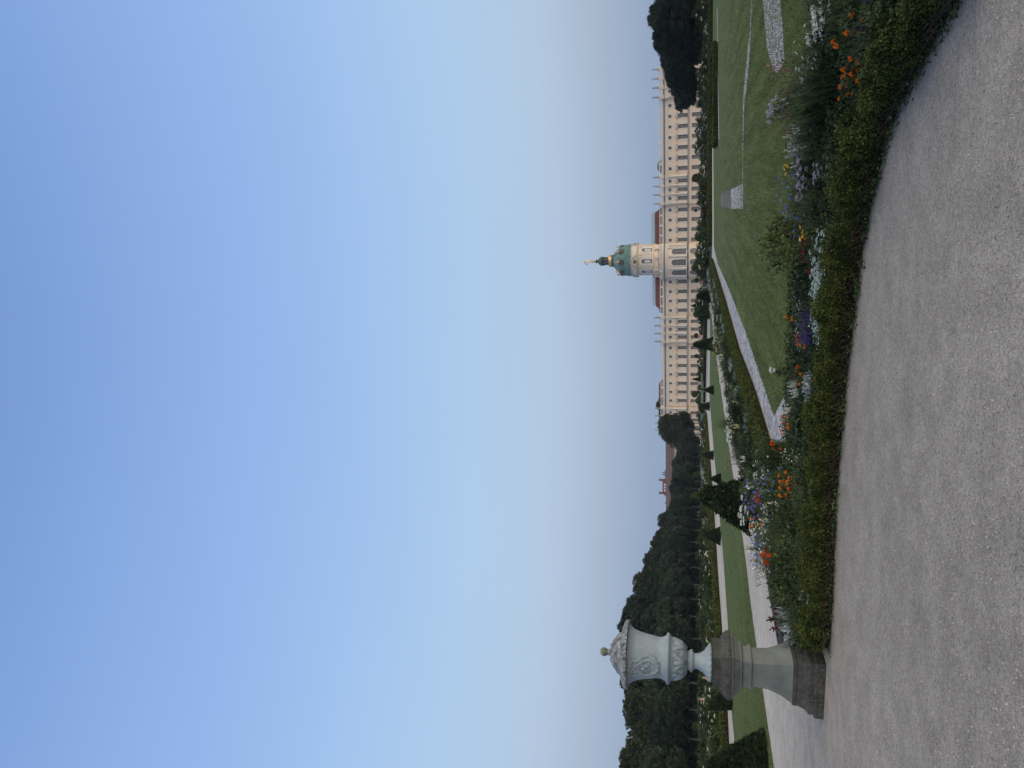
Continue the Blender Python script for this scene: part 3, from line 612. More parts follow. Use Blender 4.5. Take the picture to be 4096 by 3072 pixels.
def pedimesh(kind, wd):
    m = MB(); h = wd / 2
    if kind == 'tri': poly = [(-h, 0), (h, 0), (h, .14), (0, .86), (-h, .14)]; inn = [(-h * .72, .2), (h * .72, .2), (0, .66)]
    else: poly = [(-h, 0), (h, 0)] + [(h * math.cos(a), .14 + .64 * math.sin(a)) for a in np.linspace(0, PI, 11)]; inn = [(h * .72 * math.cos(a), .2 + .42 * math.sin(a)) for a in np.linspace(0, PI, 9)]
    m.prism(poly, -.72, -.352, 'y'); k = len(m.f); m.prism(inn, -.735, -.721, 'y')
    me = m.mesh(name='pediment'); me.materials.append(M('lead_capping')); me.materials.append(M('pale_trim')); me.polygons.foreach_set('material_index', [0] * k + [1] * (len(m.f) - k)); return me
WM = {('g', 0): winmesh(1.45, 3.4, 4, 8, 'curtained_glass'), ('g', 1): winmesh(1.45, 3.4, 4, 8, 'curtained_glass'), ('m', 0): winmesh(1.5, 3.58, 6, 10, 'window_glass', bar=.055), ('m', 1): winmesh(1.5, 3.58, 2, 5, 'curtained_glass'),
      ('a', 0): winmesh(1.12, 1.1, 3, 3, 'window_glass'), ('a', 1): winmesh(1.12, 1.1, 2, 2, 'window_glass')}
FM = {'g': framemesh(1.45, 3.4, .06), 'm': framemesh(1.5, 3.58, .22), 'a': framemesh(1.12, 1.1, .24)}
for f in FM.values(): f.materials.append(M('pale_trim'))
PM = {'tri': pedimesh('tri', 2.5), 'seg': pedimesh('seg', 2.5)}
for i, (c, d, sg, ab) in enumerate(bays):
    inn = 1 if ab[0] < 20 or (ab[0] < 30 and False) else 0
    for key, z0, z1, ww in ROWS:
        o = link({'g': 'ground_floor_window', 'm': 'tall_window', 'a': 'attic_window'}[key], WM[(key, inn)], None, pal, (c, d + .35, z0))
        f = link('frame', FM[key], None, o)
        if key == 'm': link('pediment', PM['seg' if i % 2 else 'tri'], None, o, (0, 0, 3.9))
cs_ = MB(); cs_.box(-.62, .62, -.60, 0, 5.9, 6.0); cs_.box(-.55, .55, -.56, 0, 6.0, 6.45); cs_.lathe([(.50, 6.45), (.52, 6.55), (.44, 6.7), (.43, 9), (.37, 12.5), (.37, 12.62)], 16, (0, -.12, 0))
cap = MB(); cap.box(-.5, .5, -.6, 0, 13.1, 13.38); cap.lathe([(.38, 12.62), (.46, 12.75), (.44, 12.95), (.52, 13.1)], 16, (0, -.12, 0))
for k in (-1, 1): cap.tube([(k * .46, -.62, 12.88), (k * .46, .0, 12.88)], .17, 10)
for k in (0,):
    cm_ = cs_.mesh(True, 'column'); cm_.materials.append(M('white_stone')); cp_ = cap.mesh(False, 'capital'); cp_.materials.append(M('pale_trim'))
COLS = [22.95, 26.35, 29.65, 33.05, 62.5, 65.9, 69.15, 72.4]
for sg in (1, -1):
    for x in COLS:
        o = link('column', cm_, None, pal, (sg * x, -.9, 0)); link('capital', cp_, None, o)
rs = MB()
for sg in (1, -1):
    for x in COLS: rs.box(sg * x - .6, sg * x + .6, -1.3, -.9, 13.4, 14.55); rs.box(sg * x - .7, sg * x + .7, -1.62, -1.35, 14.76, 15.04); rs.box(sg * x - .5, sg * x + .5, -1.25, -1.04, 15.04, 16.5)
rs.build('entablature_blocks', 'white_stone', pal)
# oval centre pavilion
EX, EY = 7.15, 4.9
def oval(mb, prof, seg=40, y=0.0, ex=EX, ey=EY): mb.lathe([(1 + r / 6, z) for r, z in prof], seg, (0, y, 0), ex, ey, PI, 2 * PI)
m_ = MB(); oval(m_, [(0, .9), (0, 5.3)]); m_.build('pavilion_ground_wall', 'cream_rustic', pal, True)
m_ = MB(); oval(m_, [(0.06, -.3), (.06, .9), (0, .9)]); m_.build('pavilion_plinth', 'pink_plinth', pal)
m_ = MB(); oval(m_, [(0, 5.3), (0, 13.4)]); oval(m_, [(.08, 13.86), (.08, 14.55)]); m_.build('pavilion_wall', 'cream_render', pal, True)
m_ = MB(); oval(m_, [(0, 5.26), (.16, 5.28), (.16, 5.45), (.02, 5.47), (.02, 5.72), (.28, 5.74), (.28, 5.9), (0, 5.92)]); m_.build('pavilion_string_course', 'lead_capping', pal); m_ = MB(); oval(m_, [(.1, 14.55), (.3, 14.55), (.32, 14.7), (.62, 14.78), (.62, 15.02), (0, 15.05)]); m_.build('pavilion_cornice', 'lead_capping', pal)
m_ = MB(); oval(m_, [(0, 13.4), (.14, 13.4), (.14, 13.7), (.22, 13.72), (.22, 13.86), (0, 13.87)]); oval(m_, [(.05, 15.05), (.08, 15.6), (0, 15.62)]); oval(m_, [(-.2, 16.5), (.1, 16.5), (.1, 16.74), (-.2, 16.76)]); m_.build('pavilion_parapet', 'white_stone', pal)
m_ = MB()
for i in range(60):
    a = PI + PI * (i + .5) / 60
    if i % 10 in (0,): m_.box(EX * math.cos(a) - .3, EX * math.cos(a) + .3, EY * math.sin(a) - .2, EY * math.sin(a) + .3, 15.6, 16.5)
    else: m_.lathe([(.07, 15.62), (.13, 15.8), (.11, 15.95), (.055, 16.2), (.10, 16.5)], 6, (EX * .99 * math.cos(a), EY * .98 * math.sin(a), 0))
m_.build('pavilion_balustrade', 'pale_trim', pal)
def on_oval(x, out=0.0):
    c = x / EX; s_ = -math.sqrt(1 - c * c); nx, ny = c / EX, s_ / EY; L = math.hypot(nx, ny); return (x + nx / L * out, EY * s_ + ny / L * out), math.atan2(nx, -ny)
AW = [('arched_window', winmesh(2.35, 5.6, 8, 12, 'window_glass', True, .05), 6.3), ('arched_ground_window', winmesh(2.2, 3.9, 4, 6, 'curtained_glass', True, .05), .98)]
def archframe(wd, ht, t):
    m = MB(); o_ = [(wd / 2 + t, 0)] + [((wd / 2 + t) * math.cos(a), ht - wd / 2 + (wd / 2 + t) * math.sin(a)) for a in np.linspace(0, PI, 15)] + [(-wd / 2 - t, 0)]
    i_ = [(wd / 2, 0)] + [(wd / 2 * math.cos(a), ht - wd / 2 + wd / 2 * math.sin(a)) for a in np.linspace(0, PI, 15)] + [(-wd / 2, 0)]
    for (a, b), (c, d) in zip(zip(o_[:-1], o_[1:]), zip(i_[:-1], i_[1:])): m.prism([a, b, d, c], -.12, .2, 'y')
    me = m.mesh(name='frame'); me.materials.append(M('pale_trim')); return me
AF = [archframe(2.35, 5.6, .25), archframe(2.2, 3.9, .15)]
for x in (-4.15, 0, 4.15):
    p, an = on_oval(x, .06)
    for (nme, me, z), fm in zip(AW, AF):
        o = link(nme, me, None, pal, (p[0], p[1], z)); o.rotation_euler = (0, 0, an); link('frame', fm, None, o)
for x in (-6.4, -5.6, -2.4, -1.75 - .3, 2.05, 2.4, 5.6, 6.4):
    if abs(abs(x) - 2.05) < .01: continue
    p, an = on_oval(x, .0); o = link('column', cm_, None, pal, (p[0], p[1], 0)); o.rotation_euler = (0, 0, an); link('capital', cp_, None, o)
# attic storey under the drum, drum, clock, dome, lantern
DC = (0.1, 8.0); DR = 6.75
m_ = MB(); m_.lathe([(1, 15.0), (1, 17.2), (1.03, 17.25), (1.03, 17.5), (1, 17.55), (1, 19.3), (1.035, 19.35), (1.035, 19.7), (.9, 19.75)], 48, (0, 5.2, 0), 7.0, 7.6); m_.build('attic_storey', 'cream_render', pal)
tow = MB(); tow.lathe([(DR - .55, 19.6), (DR - .55, 25.2), (DR - .42, 25.25), (DR - .42, 25.5)], 64, (DC[0], DC[1], 0)); tow.build('tower_drum', 'cream_render', pal, False)
tw2 = MB(); tw2.lathe([(DR - .45, 25.5), (DR - .30, 25.6), (DR - .2, 25.75), (DR - .25, 26.0), (DR + .15, 26.15), (DR + .2, 26.4), (DR - .35, 26.45), (DR - .35, 28.2), (DR - .15, 28.3), (DR - .1, 28.62), (DR - .6, 28.7)], 64, (DC[0], DC[1], 0)); tw2.build('tower_cornice', 'white_stone', pal)
dw = winmesh(1.75, 4.5, 4, 9, 'window_glass', True, .05); dwl = winmesh(1.1, 2.4, 3, 5, 'belfry_glass', False, .06); dfm = archframe(1.75, 4.5, .45)
pil = MB(); pil.box(-.42, .42, -.25, .3, 19.7, 20.3); pil.box(-.34, .34, -.18, .3, 20.3, 24.4); pil.box(-.42, .42, -.28, .3, 24.4, 25.25)
for k in (-1, 1): pil.tube([(k * .38, -.32, 24.75), (k * .38, .1, 24.75)], .16, 8)
pim = pil.mesh(name='pilaster'); pim.materials.append(M('white_stone'))
R0 = DR - .55
TW0 = math.radians(0)
for i in range(8):
    a = -PI / 2 + TW0 + i * PI / 4
    o = link('belfry_window', dw, None, pal, (DC[0] + math.cos(a) * (R0 + .03), DC[1] + math.sin(a) * (R0 + .03), 19.85)); o.rotation_euler = (0, 0, a + PI / 2); link('frame', dfm, None, o)
    q = link('painted_sky_panes', dwl, None, o, (0, -.08, .7))  # pale pane colour paints in the bright sky seen through the belfry
    for k in (-1, 1):
        b = a + k * math.radians(16.5); o = link('pilaster', pim, None, pal, (DC[0] + math.cos(b) * R0, DC[1] + math.sin(b) * R0, 0)); o.rotation_euler = (0, 0, b + PI / 2)
# curved gable above each clock
def onr(a, r, z): return (DC[0] + math.cos(a) * r, DC[1] + math.sin(a) * r, z)
gb = MB()
for i in range(0, 8, 2):
    a = -PI / 2 + i * PI / 4
    arcp = [(-.52, 26.3), (-.42, 26.45), (-.34, 26.95), (-.25, 27.75), (-.14, 28.35), (0, 28.6), (.14, 28.35), (.25, 27.75), (.34, 26.95), (.42, 26.45), (.52, 26.3)]
    gb.tube([onr(a + t, DR - .12, z) for t, z in arcp], .15, 6); gb.tube([onr(a + t, DR + .02, z + .16) for t, z in arcp], .09, 6)
gb.build('clock_gable', 'white_stone', pal)
for i in range(0, 8, 2):
    a = -PI / 2 + i * PI / 4
    ck = MB(); ck.lathe([(1.16, 0), (1.16, .12), (.02, .13)], 32); me = ck.mesh(); me.materials.append(M('clock_blue'))
    o = link('clock', me, None, pal, onr(a, DR + .12, 26.82)); o.rotation_euler = (PI / 2, 0, a + PI / 2)
    r_ = MB()
    for j in range(12):
        b = j * PI / 6; q0 = Vector((math.cos(b), math.sin(b), 0)); t0 = Vector((-math.sin(b), math.cos(b), 0))
        P4 = [q0 * .74 - t0 * .10, q0 * 1.1 - t0 * .16, q0 * 1.1 + t0 * .16, q0 * .74 + t0 * .10]
        r_.add([(p.x, p.y, .135) for p in P4] + [(p.x, p.y, .165) for p in P4], [(0, 1, 2, 3), (7, 6, 5, 4), (0, 4, 5, 1), (1, 5, 6, 2), (2, 6, 7, 3), (3, 7, 4, 0)])
    r_.lathe([(1.12, .13), (1.2, .13), (1.2, .18), (1.12, .18)], 32, caps=False)
    r_.build('numeral_ring', 'cream_petals', o)
    for ang, ln in ((math.radians(-62), .62), (math.radians(-128), .85)):
        h_ = MB(); u_ = Vector((math.cos(ang), math.sin(ang), 0)); v_ = Vector((-u_.y, u_.x, 0)); Q = [u_ * -.15 - v_ * .06, u_ * ln - v_ * .05, u_ * ln + v_ * .05, u_ * -.15 + v_ * .06]
        h_.add([(p.x, p.y, .19) for p in Q] + [(p.x, p.y, .22) for p in Q], [(0, 3, 2, 1), (4, 5, 6, 7), (0, 1, 5, 4), (1, 2, 6, 5), (2, 3, 7, 6), (3, 0, 4, 7)]); h_.build('clock_hand', 'gilding', o)
DP = smooth_prof([(6.55, 28.66), (6.5, 29.4), (6.38, 30.6), (6.15, 31.7), (5.75, 32.75), (5.1, 33.9), (4.2, 34.85), (3.2, 35.75), (2.35, 36.35)], 3)
dome = MB(); dome.lathe(DP, 72, (DC[0], DC[1], 0))
for i in range(56):
    a = i * 2 * PI / 56; dome.tube([onr(a, r + .02, z) for r, z in DP[::2]], .05 if i % 7 else .12, 4)
dome_o = dome.build('dome', 'verdigris_copper', pal, False)
dome_o.data.polygons.foreach_set('use_smooth', [i < 72 * 24 for i in range(len(dome_o.data.polygons))])
for i in range(8):
    a = -PI / 2 + i * PI / 4
    o = empty('dormer', onr(a, 6.0, 32.45), a + PI / 2); o.parent = dome_o
    bb = MB(); bb.lathe([(1.12, 1.1), (1.15, -.25), (.98, -.38), (.80, -.36), (.78, -.22), (.02, -.21)], 24)
    me = bb.mesh(True, 'dormer'); me.materials.append(M('dark_copper'))
    me.transform(Matrix.Rotation(-PI / 2, 4, 'X') @ Matrix.Scale(1, 4)); me.transform(Matrix.Scale(-1, 4, Vector((0, 1, 0)))) if False else None
    bpy.data.objects.remove(o)
    o = link('dormer', me, None, dome_o, onr(a, 5.95, 32.45)); o.rotation_euler = (0, 0, a + PI / 2); 
    # axis of the lathe now points to -Y (outwards)
    g_ = MB(); g_.lathe([(.78, .235), (.02, .236)], 20); ge = g_.mesh(); ge.transform(Matrix.Rotation(PI / 2, 4, 'X')); ge.materials.append(M('oxide_red')); 
    fn = MB(); fn.box(-.5, .5, -.1, .4, 1.05, 1.45); fn.lathe([(.12, 1.45), (.42, 1.6), (.36, 1.75), (.16, 1.85), (.45, 2.05), (.42, 2.3), (.22, 2.45), (.10, 2.6), (.03, 2.95)], 10, (0, .1, 0)); 
    fe = fn.mesh(True); fe.materials.append(M('gilding'))
    gob = bpy.data.objects.new('crown_finial', fe); COL.objects.link(gob); gob.parent = pal; gob.location = onr(a, 5.95, 32.45); gob.rotation_euler = (0, 0, a + PI / 2)
    rb = bpy.data.objects.new('dormer_shutter', ge); COL.objects.link(rb); rb.parent = pal; rb.location = onr(a, 6.17, 32.45); rb.rotation_euler = (0, 0, a + PI / 2)
lan = empty('lantern', (DC[0], DC[1], 0)); lan.parent = pal
m_ = MB(); m_.lathe([(2.35, 36.3), (2.5, 36.35), (2.62, 36.6), (2.55, 36.85), (2.3, 36.9), (2.3, 37.05)], 32); m_.build('lantern_base', 'dark_copper', lan, False)
m_ = MB(); m_.lathe([(2.38, 37.05), (2.5, 37.1), (2.5, 37.2), (2.42, 37.25), (2.42, 37.9), (2.5, 37.95), (2.5, 38.2), (2.3, 38.2), (2.3, 37.05)], 16)
for i in range(32):
    a = i * PI / 16; m_.tube([(2.46 * math.cos(a), 2.46 * math.sin(a), 37.22), (2.46 * math.cos(a), 2.46 * math.sin(a), 37.95)], .08, 4)
m_.build('gilded_gallery', 'gilding', lan)
m_ = MB(); m_.lathe([(1.35, 37.0), (1.35, 40.9)], 16)
for i in range(8):
    a = (i + .5) * PI / 4; m_.tube([(1.55 * math.cos(a), 1.55 * math.sin(a), 37.1), (1.5 * math.cos(a), 1.5 * math.sin(a), 39.5), (1.75 * math.cos(a), 1.75 * math.sin(a), 40.9)], [.30, .22, .26], 6)
m_.lathe([(1.5, 40.8), (1.75, 40.95), (1.8, 41.15), (2.05, 41.3), (2.08, 41.6), (1.7, 41.65)] + smooth_prof([(1.72, 41.7), (1.6, 42.2), (1.1, 42.7), (.55, 43.0), (.62, 43.3), (.95, 43.6), (.7, 43.9), (.25, 44.05), (.15, 44.2)], 3), 24); m_.build('lantern_turret', 'dark_copper', lan, False)
m_ = MB()
for i in range(8):
    a = i * PI / 4 + 0.0; c_, s__ = math.cos(a), math.sin(a)
    m_.add([(1.38 * c_ - .3 * s__, 1.38 * s__ + .3 * c_, 38.3), (1.38 * c_ + .3 * s__, 1.38 * s__ - .3 * c_, 38.3), (1.38 * c_ + .3 * s__, 1.38 * s__ - .3 * c_, 40.6), (1.38 * c_ - .3 * s__, 1.38 * s__ + .3 * c_, 40.6)], [(0, 1, 2, 3)])
m_.build('lantern_shutters', 'oxide_red', lan)
kb = MB(); kb.lathe([(max(.47 * math.sin(PI * i / 10), .02), 44.62 - .47 * math.cos(PI * i / 10)) for i in range(11)], 16); kb.build('gilded_ball', 'gilding', lan, True)
# roofs behind the balustrade
for sg in (1, -1):
    rf = MB()
    e = 7; f = 19.3 if sg > 0 else 18.8
    def X(v): return sg * v
    rf.add([(X(e), 1.2, 15.3), (X(f + 2.4), 1.2, 15.3), (X(f), 3.6, 18.75), (X(e), 3.6, 18.75), (X(e), 15, 18.75), (X(f), 15, 18.75), (X(f + 2.4), 17, 15.3), (X(e), 17, 15.3)], [(0, 1, 2, 3), (3, 2, 5, 4), (1, 6, 5, 2), (4, 5, 6, 7)])
    rf.build('red_roof', 'red_tiles', pal)
rf = MB(); rf.add([(-60.8, 1.5, 15.3), (-51.5, 1.5, 15.3), (-53.5, 4, 17.7), (-59.8, 4, 17.7), (-60.8, 10, 15.3), (-51.5, 10, 15.3), (-53.5, 8, 17.7), (-59.8, 8, 17.7)], [(0, 1, 2, 3), (1, 5, 6, 2), (2, 6, 7, 3), (4, 0, 3, 7), (5, 4, 7, 6)])
rf.build('red_roof', 'red_tiles', pal)
m_ = MB(); m_.lathe([(2.6, 15.3), (2.5, 16.6), (1.9, 17.3), (1.1, 17.7), (.1, 17.85)], 20, (37.3, 6, 0)); m_.build('grey_roof_dome', 'slate_grey', pal, True); m_ = MB(); m_.lathe([(2.2, 15.3), (2.0, 16.6), (1.4, 17.3), (.1, 17.6)], 20, (-20.0, 5, 0)); m_.build('grey_roof_dome', 'slate_grey', pal, True)
for (a, b) in ((6.6, 19.2), (-18.8, -6.6)):
    m_ = MB()
    k = int((b - a) / 1.05)
    for y in (3.6, 12.0):
        for z in (18.82, 19.5, 20.2): m_.tube([(a, y, z), (b, y, z)], .05, 4)
        for i in range(k + 1):
            x = a + (b - a) * i / k; m_.tube([(x, y, 18.8), (x, y, 20.3)], .045, 4)
            if i < k: x2 = a + (b - a) * (i + 1) / k; m_.tube([(x, y, 18.85), (x2, y, 20.15)], .035, 4); m_.tube([(x, y, 20.15), (x2, y, 18.85)], .035, 4)
            if i < k: m_.lathe([(.05, 19.3), (.22, 19.5), (.05, 19.7)], 6, ((x + x2) / 2, y, 0))
    m_.build('roof_railing', 'copper_lattice', pal)
# statues
def pal_pt(s, d, z):
    return (C0[0] + s * math.cos(FA) + d * math.sin(FA), C0[1] - s * math.sin(FA) + d * math.cos(FA), z)
def statue_mesh(pose, h=2.35):
    J, E, R_ = body_joints(h, **pose); o = skinned('figure', J, E, [r * 1.12 for i, r in enumerate(R_)], 'grey_statue'); me = o.data; bpy.data.objects.remove(o)
    s = h / 1.74; mb = MB(); mb.lathe([(.24 * s, 0), (.21 * s, .4 * s), (.15 * s, .85 * s), (.13 * s, 1.0 * s)], 10, (0, 0, 0), 1, .8); mb.box(-.4, .4, -.35, .35, -.25, 0.02)
    mb.tube([(-.15, .12, 1.35 * s), (.12, .16, 1.15 * s), (.22, .18, .7 * s), (.30, .16, .15 * s)], [.05, .10, .11, .05], 6)
    bm = bmesh.new(); bm.from_mesh(me); me3 = mb.mesh(); bm.from_mesh(me3); bm.to_mesh(me); bm.free(); return me
SM = [statue_mesh(p) for p in (dict(armL=(.1, .2, .35), armR=(.15, .1, -.4)), dict(armL=(.2, .0, -.35), armR=(.35, .1, .25), lean=.06), dict(armL=(.45, .1, .1), armR=(.05, .3, -.2)), dict(armL=(.1, .1, -.45), armR=(.1, .35, .1), lean=-.03))]
SIDE = {1: 'right', -1: 'left'}
cnt = 0
for sg in (1, -1):
    for i, x in enumerate(COLS):
        if i >= 4 and sg < 0 and i > 7: continue
        me = SM[cnt % 4]; cnt += 1
        o = link('statue', me, None, None, pal_pt(sg * x, -1.05, 16.98)); o.rotation_euler = (0, 0, -FA + random.uniform(-.5, .5) + (PI if False else 0))
        wh = ['nearest the dome', 'second from the dome', 'third from the dome', 'farthest from the dome'][i % 4]
        post = ['first', 'second', 'third', 'fourth'][i % 4]
        blk = ('columned bay %s of the dome' if i < 4 else 'pavilion ending the palace on the %s') % {1: 'right', -1: 'left'}[sg]
        tag(o, '%s grey statue from the dome above the %s' % (post, blk), 'statue', 'statues along the palace balustrade')
sm2 = statue_mesh(dict(armL=(.4, .2, .3), armR=(.4, .2, -.1), sit=True), 2.6)
sm2w = sm2.copy(); sm2w.materials.clear(); sm2w.materials.append(M('white_stone'))
for x, wd in ((-6.0, 'leftmost'), (-2.9, 'second from left'), (2.0, 'third from left'), (5.2, 'rightmost')):
    c_ = x / 7.0; yy = 5.2 - 7.6 * math.sqrt(1 - c_ * c_)
    o = link('statue', sm2w, None, None, pal_pt(x, yy - .9, 16.8 + .3)); o.rotation_euler = (0, 0, -FA)
    tag(o, 'pale seated stone figure against the attic below the clock, %s of four' % wd, 'statue', 'seated figures below the clock')
gm = statue_mesh(dict(armL=(.3, .1, .55), armR=(.5, .0, .2), stride=.3), 3.3); gm.materials.clear(); gm.materials.append(M('gilding'))
o = link('weathervane_figure', gm, None, None, pal_pt(DC[0], DC[1], 45.1)); o.rotation_euler = (0.12, 0, -FA + .8); tag(o, 'gilded dancing figure balanced on the golden ball at the very top of the dome', 'weathervane')
ve = MB()
ve.tube([(.1, .1, 3.4), (-.7, .15, 3.5), (-1.3, .2, 2.9), (-1.35, .2, 2.2), (-.8, .15, 1.9)], [.10, .28, .34, .24, .05], 6)
vo = ve.build('veil', 'gilding', o)
# ------------------------------------------------------------------ neighbouring buildings
def along(y, D): p = P(2790, y, D); return p
lw = empty('wing_building', pal_pt(-88, 6, 0), -FA); tag(lw, 'long low building with brown tiled roof behind the clipped trees left of the palace', 'building')
def zat(px, y, dep): return FAC(px, y, dep)
sa = FAC(2690, 1700, 8)[0]; sb_ = FAC(2690, 2140, 8)[0]; ze = FAC(2697, 1900, 8)[1]; zr = FAC(2663, 1900, 14)[1]
m_ = MB(); m_.box(sb_ + 88, sa + 88, 2, 14, 0, ze); m_.build('wall', 'cream_render', lw)
m_ = MB(); m_.box(sb_ + 88, sa + 88, 1.7, 2, ze - .5, ze - .003); m_.build('eaves_cornice', 'white_stone', lw)
m_ = MB(); x0, x1 = sb_ + 88 - .5, sa + 88 + .5; m_.add([(x0, 1.4, ze), (x1, 1.4, ze), (x1, 8, zr), (x0, 8, zr), (x0, 14.6, ze), (x1, 14.6, ze)], [(0, 1, 2, 3), (3, 2, 5, 4), (0, 3, 4), (1, 5, 2)]); m_.build('roof', 'brown_tiles', lw)
hd = 380.
def house(name, y0, y1, xe, xr, D, label, roofm, wallm='cream_render', gable=True):
    a = P(xe, y0, D); b = P(xe, y1, D); wd = abs(a[0] - b[0]); r = empty(name, ((a[0] + b[0]) / 2, D, 0)); tag(r, label, 'house')
    zr_ = P(xr, (y0 + y1) / 2, D + 4)[2]; ze_ = a[2]
    m = MB(); m.box(-wd / 2, wd / 2, 0, 9, 0, ze_); m.build('wall', wallm, r)
    m = MB(); m.add([(-wd / 2 - .3, -.4, ze_), (wd / 2 + .3, -.4, ze_), (wd / 2 - .8, 4.5, zr_), (-wd / 2 + .8, 4.5, zr_), (-wd / 2 - .3, 9.4, ze_), (wd / 2 + .3, 9.4, ze_)], [(0, 1, 2, 3), (3, 2, 5, 4), (0, 3, 4), (1, 5, 2)]); m.build('roof', roofm, r)
    return r, wd, ze_, zr_
r, wd, ze_, zr_ = house('house', 1985, 1918, 2666, 2650, 372, 'red roofed house with dormers and chimneys rising behind the long brown roof', 'red_tiles')
for x in (-wd / 2 + .9, wd / 2 - .9): m_ = MB(); m_.box(x - .5, x + .5, 3.8, 5.0, zr_ - .8, zr_ + 1.6); m_.box(x - .6, x + .6, 3.7, 5.1, zr_ + 1.61, zr_ + 1.8); m_.build('chimney', 'brown_tiles', r)
for x in (-1.5, 0, 1.5): m_ = MB(); m_.box(x - .4, x + .4, .6, 1.6, ze_ + .5, ze_ + 1.3); m_.build('dormer_window', 'belfry_glass', r)
r, wd, ze_, zr_ = house('house', 1916, 1880, 2666, 2658, 376, 'smaller slate roofed house beside the red roofed one behind the long roof', 'slate_grey')
for x in (-.6, .4): m_ = MB(); m_.box(x - .25, x + .25, 4, 4.6, zr_ - .3, zr_ + 1.2); m_.build('chimney', 'slate_grey', r)
tr = empty('turret', tuple(P(2668, 2012, 350)[:2]) + (0,)); tag(tr, 'tiny white turret with domed cap and spike above the long brown roof', 'turret')
zt = P(2668, 2012, 350)[2]; m_ = MB(); m_.lathe([(.7, zt - 2), (.7, zt - .3), (.95, zt - .2)], 10); m_.build('lantern_drum', 'pale_trim', tr); m_ = MB(); m_.lathe([(1, zt - .2), (.8, zt + .4), (.2, zt + .9), (.05, zt + 1.3), (.03, zt + 2)], 10); m_.build('cap', 'slate_grey', tr)
rw = empty('wing_building', pal_pt(73.5, 3, 0), -FA); tag(rw, 'long plain wing with grey pediment roof running on past the right end of the palace', 'building')
zz1 = FAC(2672, 240, 6)[1]; sp0 = FAC(2668, 243, 6)[0] - 73.5; sp1 = FAC(2668, 150, 6)[0] - 73.5; zz2 = FAC(2651, 195, 6)[1]
m_ = MB(); m_.box(0, 60, 3, 15, 0, zz1); m_.box(sp0, sp1, 2, 3, 0, zz1); m_.build('wall', 'white_stone', rw)
m_ = MB(); m_.box(0, 60, 2.6, 3, zz1 - .9, zz1 - .2); m_.box(-.2, 60, 2.4, 15, zz1, zz1 + .35); m_.build('cornice', 'pale_trim', rw)
m_ = MB(); m_.prism([(sp0 - .4, zz1 + .36), (sp1 + .4, zz1 + .36), ((sp0 + sp1) / 2, zz2)], 1.6, 14, 'y'); m_.build('pediment_roof', 'slate_grey', rw)
c_ = P(2655, 140, 310); r = empty('roof_pavilion', (c_[0], c_[1], 0)); tag(r, 'small pale roof pavilion with grey cap, half hidden behind the dark right trees', 'pavilion')
zc = P(2650, 140, 310)[2]; m_ = MB(); m_.lathe([(3.3, 0), (3.3, zc)], 8); m_.build('wall', 'white_stone', r); m_ = MB(); m_.lathe([(4.0, zc), (4.0, zc + .5), (.6, zc + 1.5), (.3, zc + 2.1)], 8); m_.build('roof', 'slate_grey', r)
# ------------------------------------------------------------------ trees
def crown_quads(rx, ry, rz, cz, nclump, per, leaf, aspect=.5, flat_bottom=None, up=.3, shell_=.55, cl=.24, lump=.18):
    d = sph(nclump); d[:, 2] = np.where(d[:, 2] < -.5, -d[:, 2], d[:, 2])
    ph = RNG.random(6) * 6
    rr = shell_ + (1 - shell_) * RNG.random(nclump) ** .6
    lum = 1 + lump * np.sin(d[:, 0] * 3.1 + ph[0]) * np.sin(d[:, 1] * 2.7 + ph[1]) + lump * .7 * np.sin(d[:, 2] * 5 + ph[2] + d[:, 0] * 2)
    C_ = d * (rr * lum)[:, None] * np.array([rx, ry, rz]); C_[:, 2] += cz
    if flat_bottom is not None: C_[:, 2] = np.maximum(C_[:, 2], flat_bottom + RNG.random(nclump) * rz * .25)
    n = nclump * per; idx = np.repeat(np.arange(nclump), per); o = sph(n) * (RNG.random(n) ** .4)[:, None]
    sc = (0.6 + .8 * RNG.random(nclump))[idx]
    P0 = C_[idx] + o * (sc * cl * min(rx, rz))[:, None] * np.array([1, 1, .75])
    D = o * .8 + unit(P0 - np.array([0, 0, cz])) * .8 + RNG.normal(size=(n, 3)) * .5; D[:, 2] += up
    L_s = leaf * (.6 + .8 * RNG.random(n)); return leaves(P0, D, L_s, L_s * aspect, nrm=unit(unit(P0 - np.array([0, 0, cz * .85])) + o * .9 + RNG.normal(size=(n, 3)) * .3 + 1e-3))
def trunk_mb(h, r, branches=5, spread=1.5, top=None):
    m = MB(); top = top or h * 1.6; m.tube([(0, 0, -.05), (.03, .02, h * .5), (-.05, .04, h), (.05, 0, (h + top) / 2), (0, 0, top)], [r * 1.25, r, r * .8, r * .5, r * .15], 9)
    for i in range(branches):
        a = random.uniform(0, 2 * PI); z = h * random.uniform(.85, 1.2); l_ = spread * random.uniform(.6, 1); dz = (top - h) * random.uniform(.4, .9)
        m.tube([(0, 0, z), (math.cos(a) * l_ * .5, math.sin(a) * l_ * .5, z + dz * .4), (math.cos(a) * l_, math.sin(a) * l_, z + dz)], [r * .5, r * .3, r * .08], 6)
    return m
def tree_proto(name, crown_q, lm, trunk, coremb=None):
    r = empty(name); trunk.build('trunk', 'bark', r, True)
    link('crown', qmesh([(crown_q, 0)], 'crown', extra=[(coremb, 1)] if coremb else None), [lm, 'hedge_core'], r); return r
used = set()
def place(proto, loc, rz=0., s=1., sz=None, label=None, cat='tree', group=None):
    if id(proto) not in used: used.add(id(proto)); o = proto
    else: o = copy_tree(proto)
    o.location = (loc[0], loc[1], 0); o.rotation_euler = (0, 0, rz); o.scale = (s, s, sz if sz else s)
    for k in ('group',): 
        if k in o: del o[k]
    return tag(o, label, cat, group)
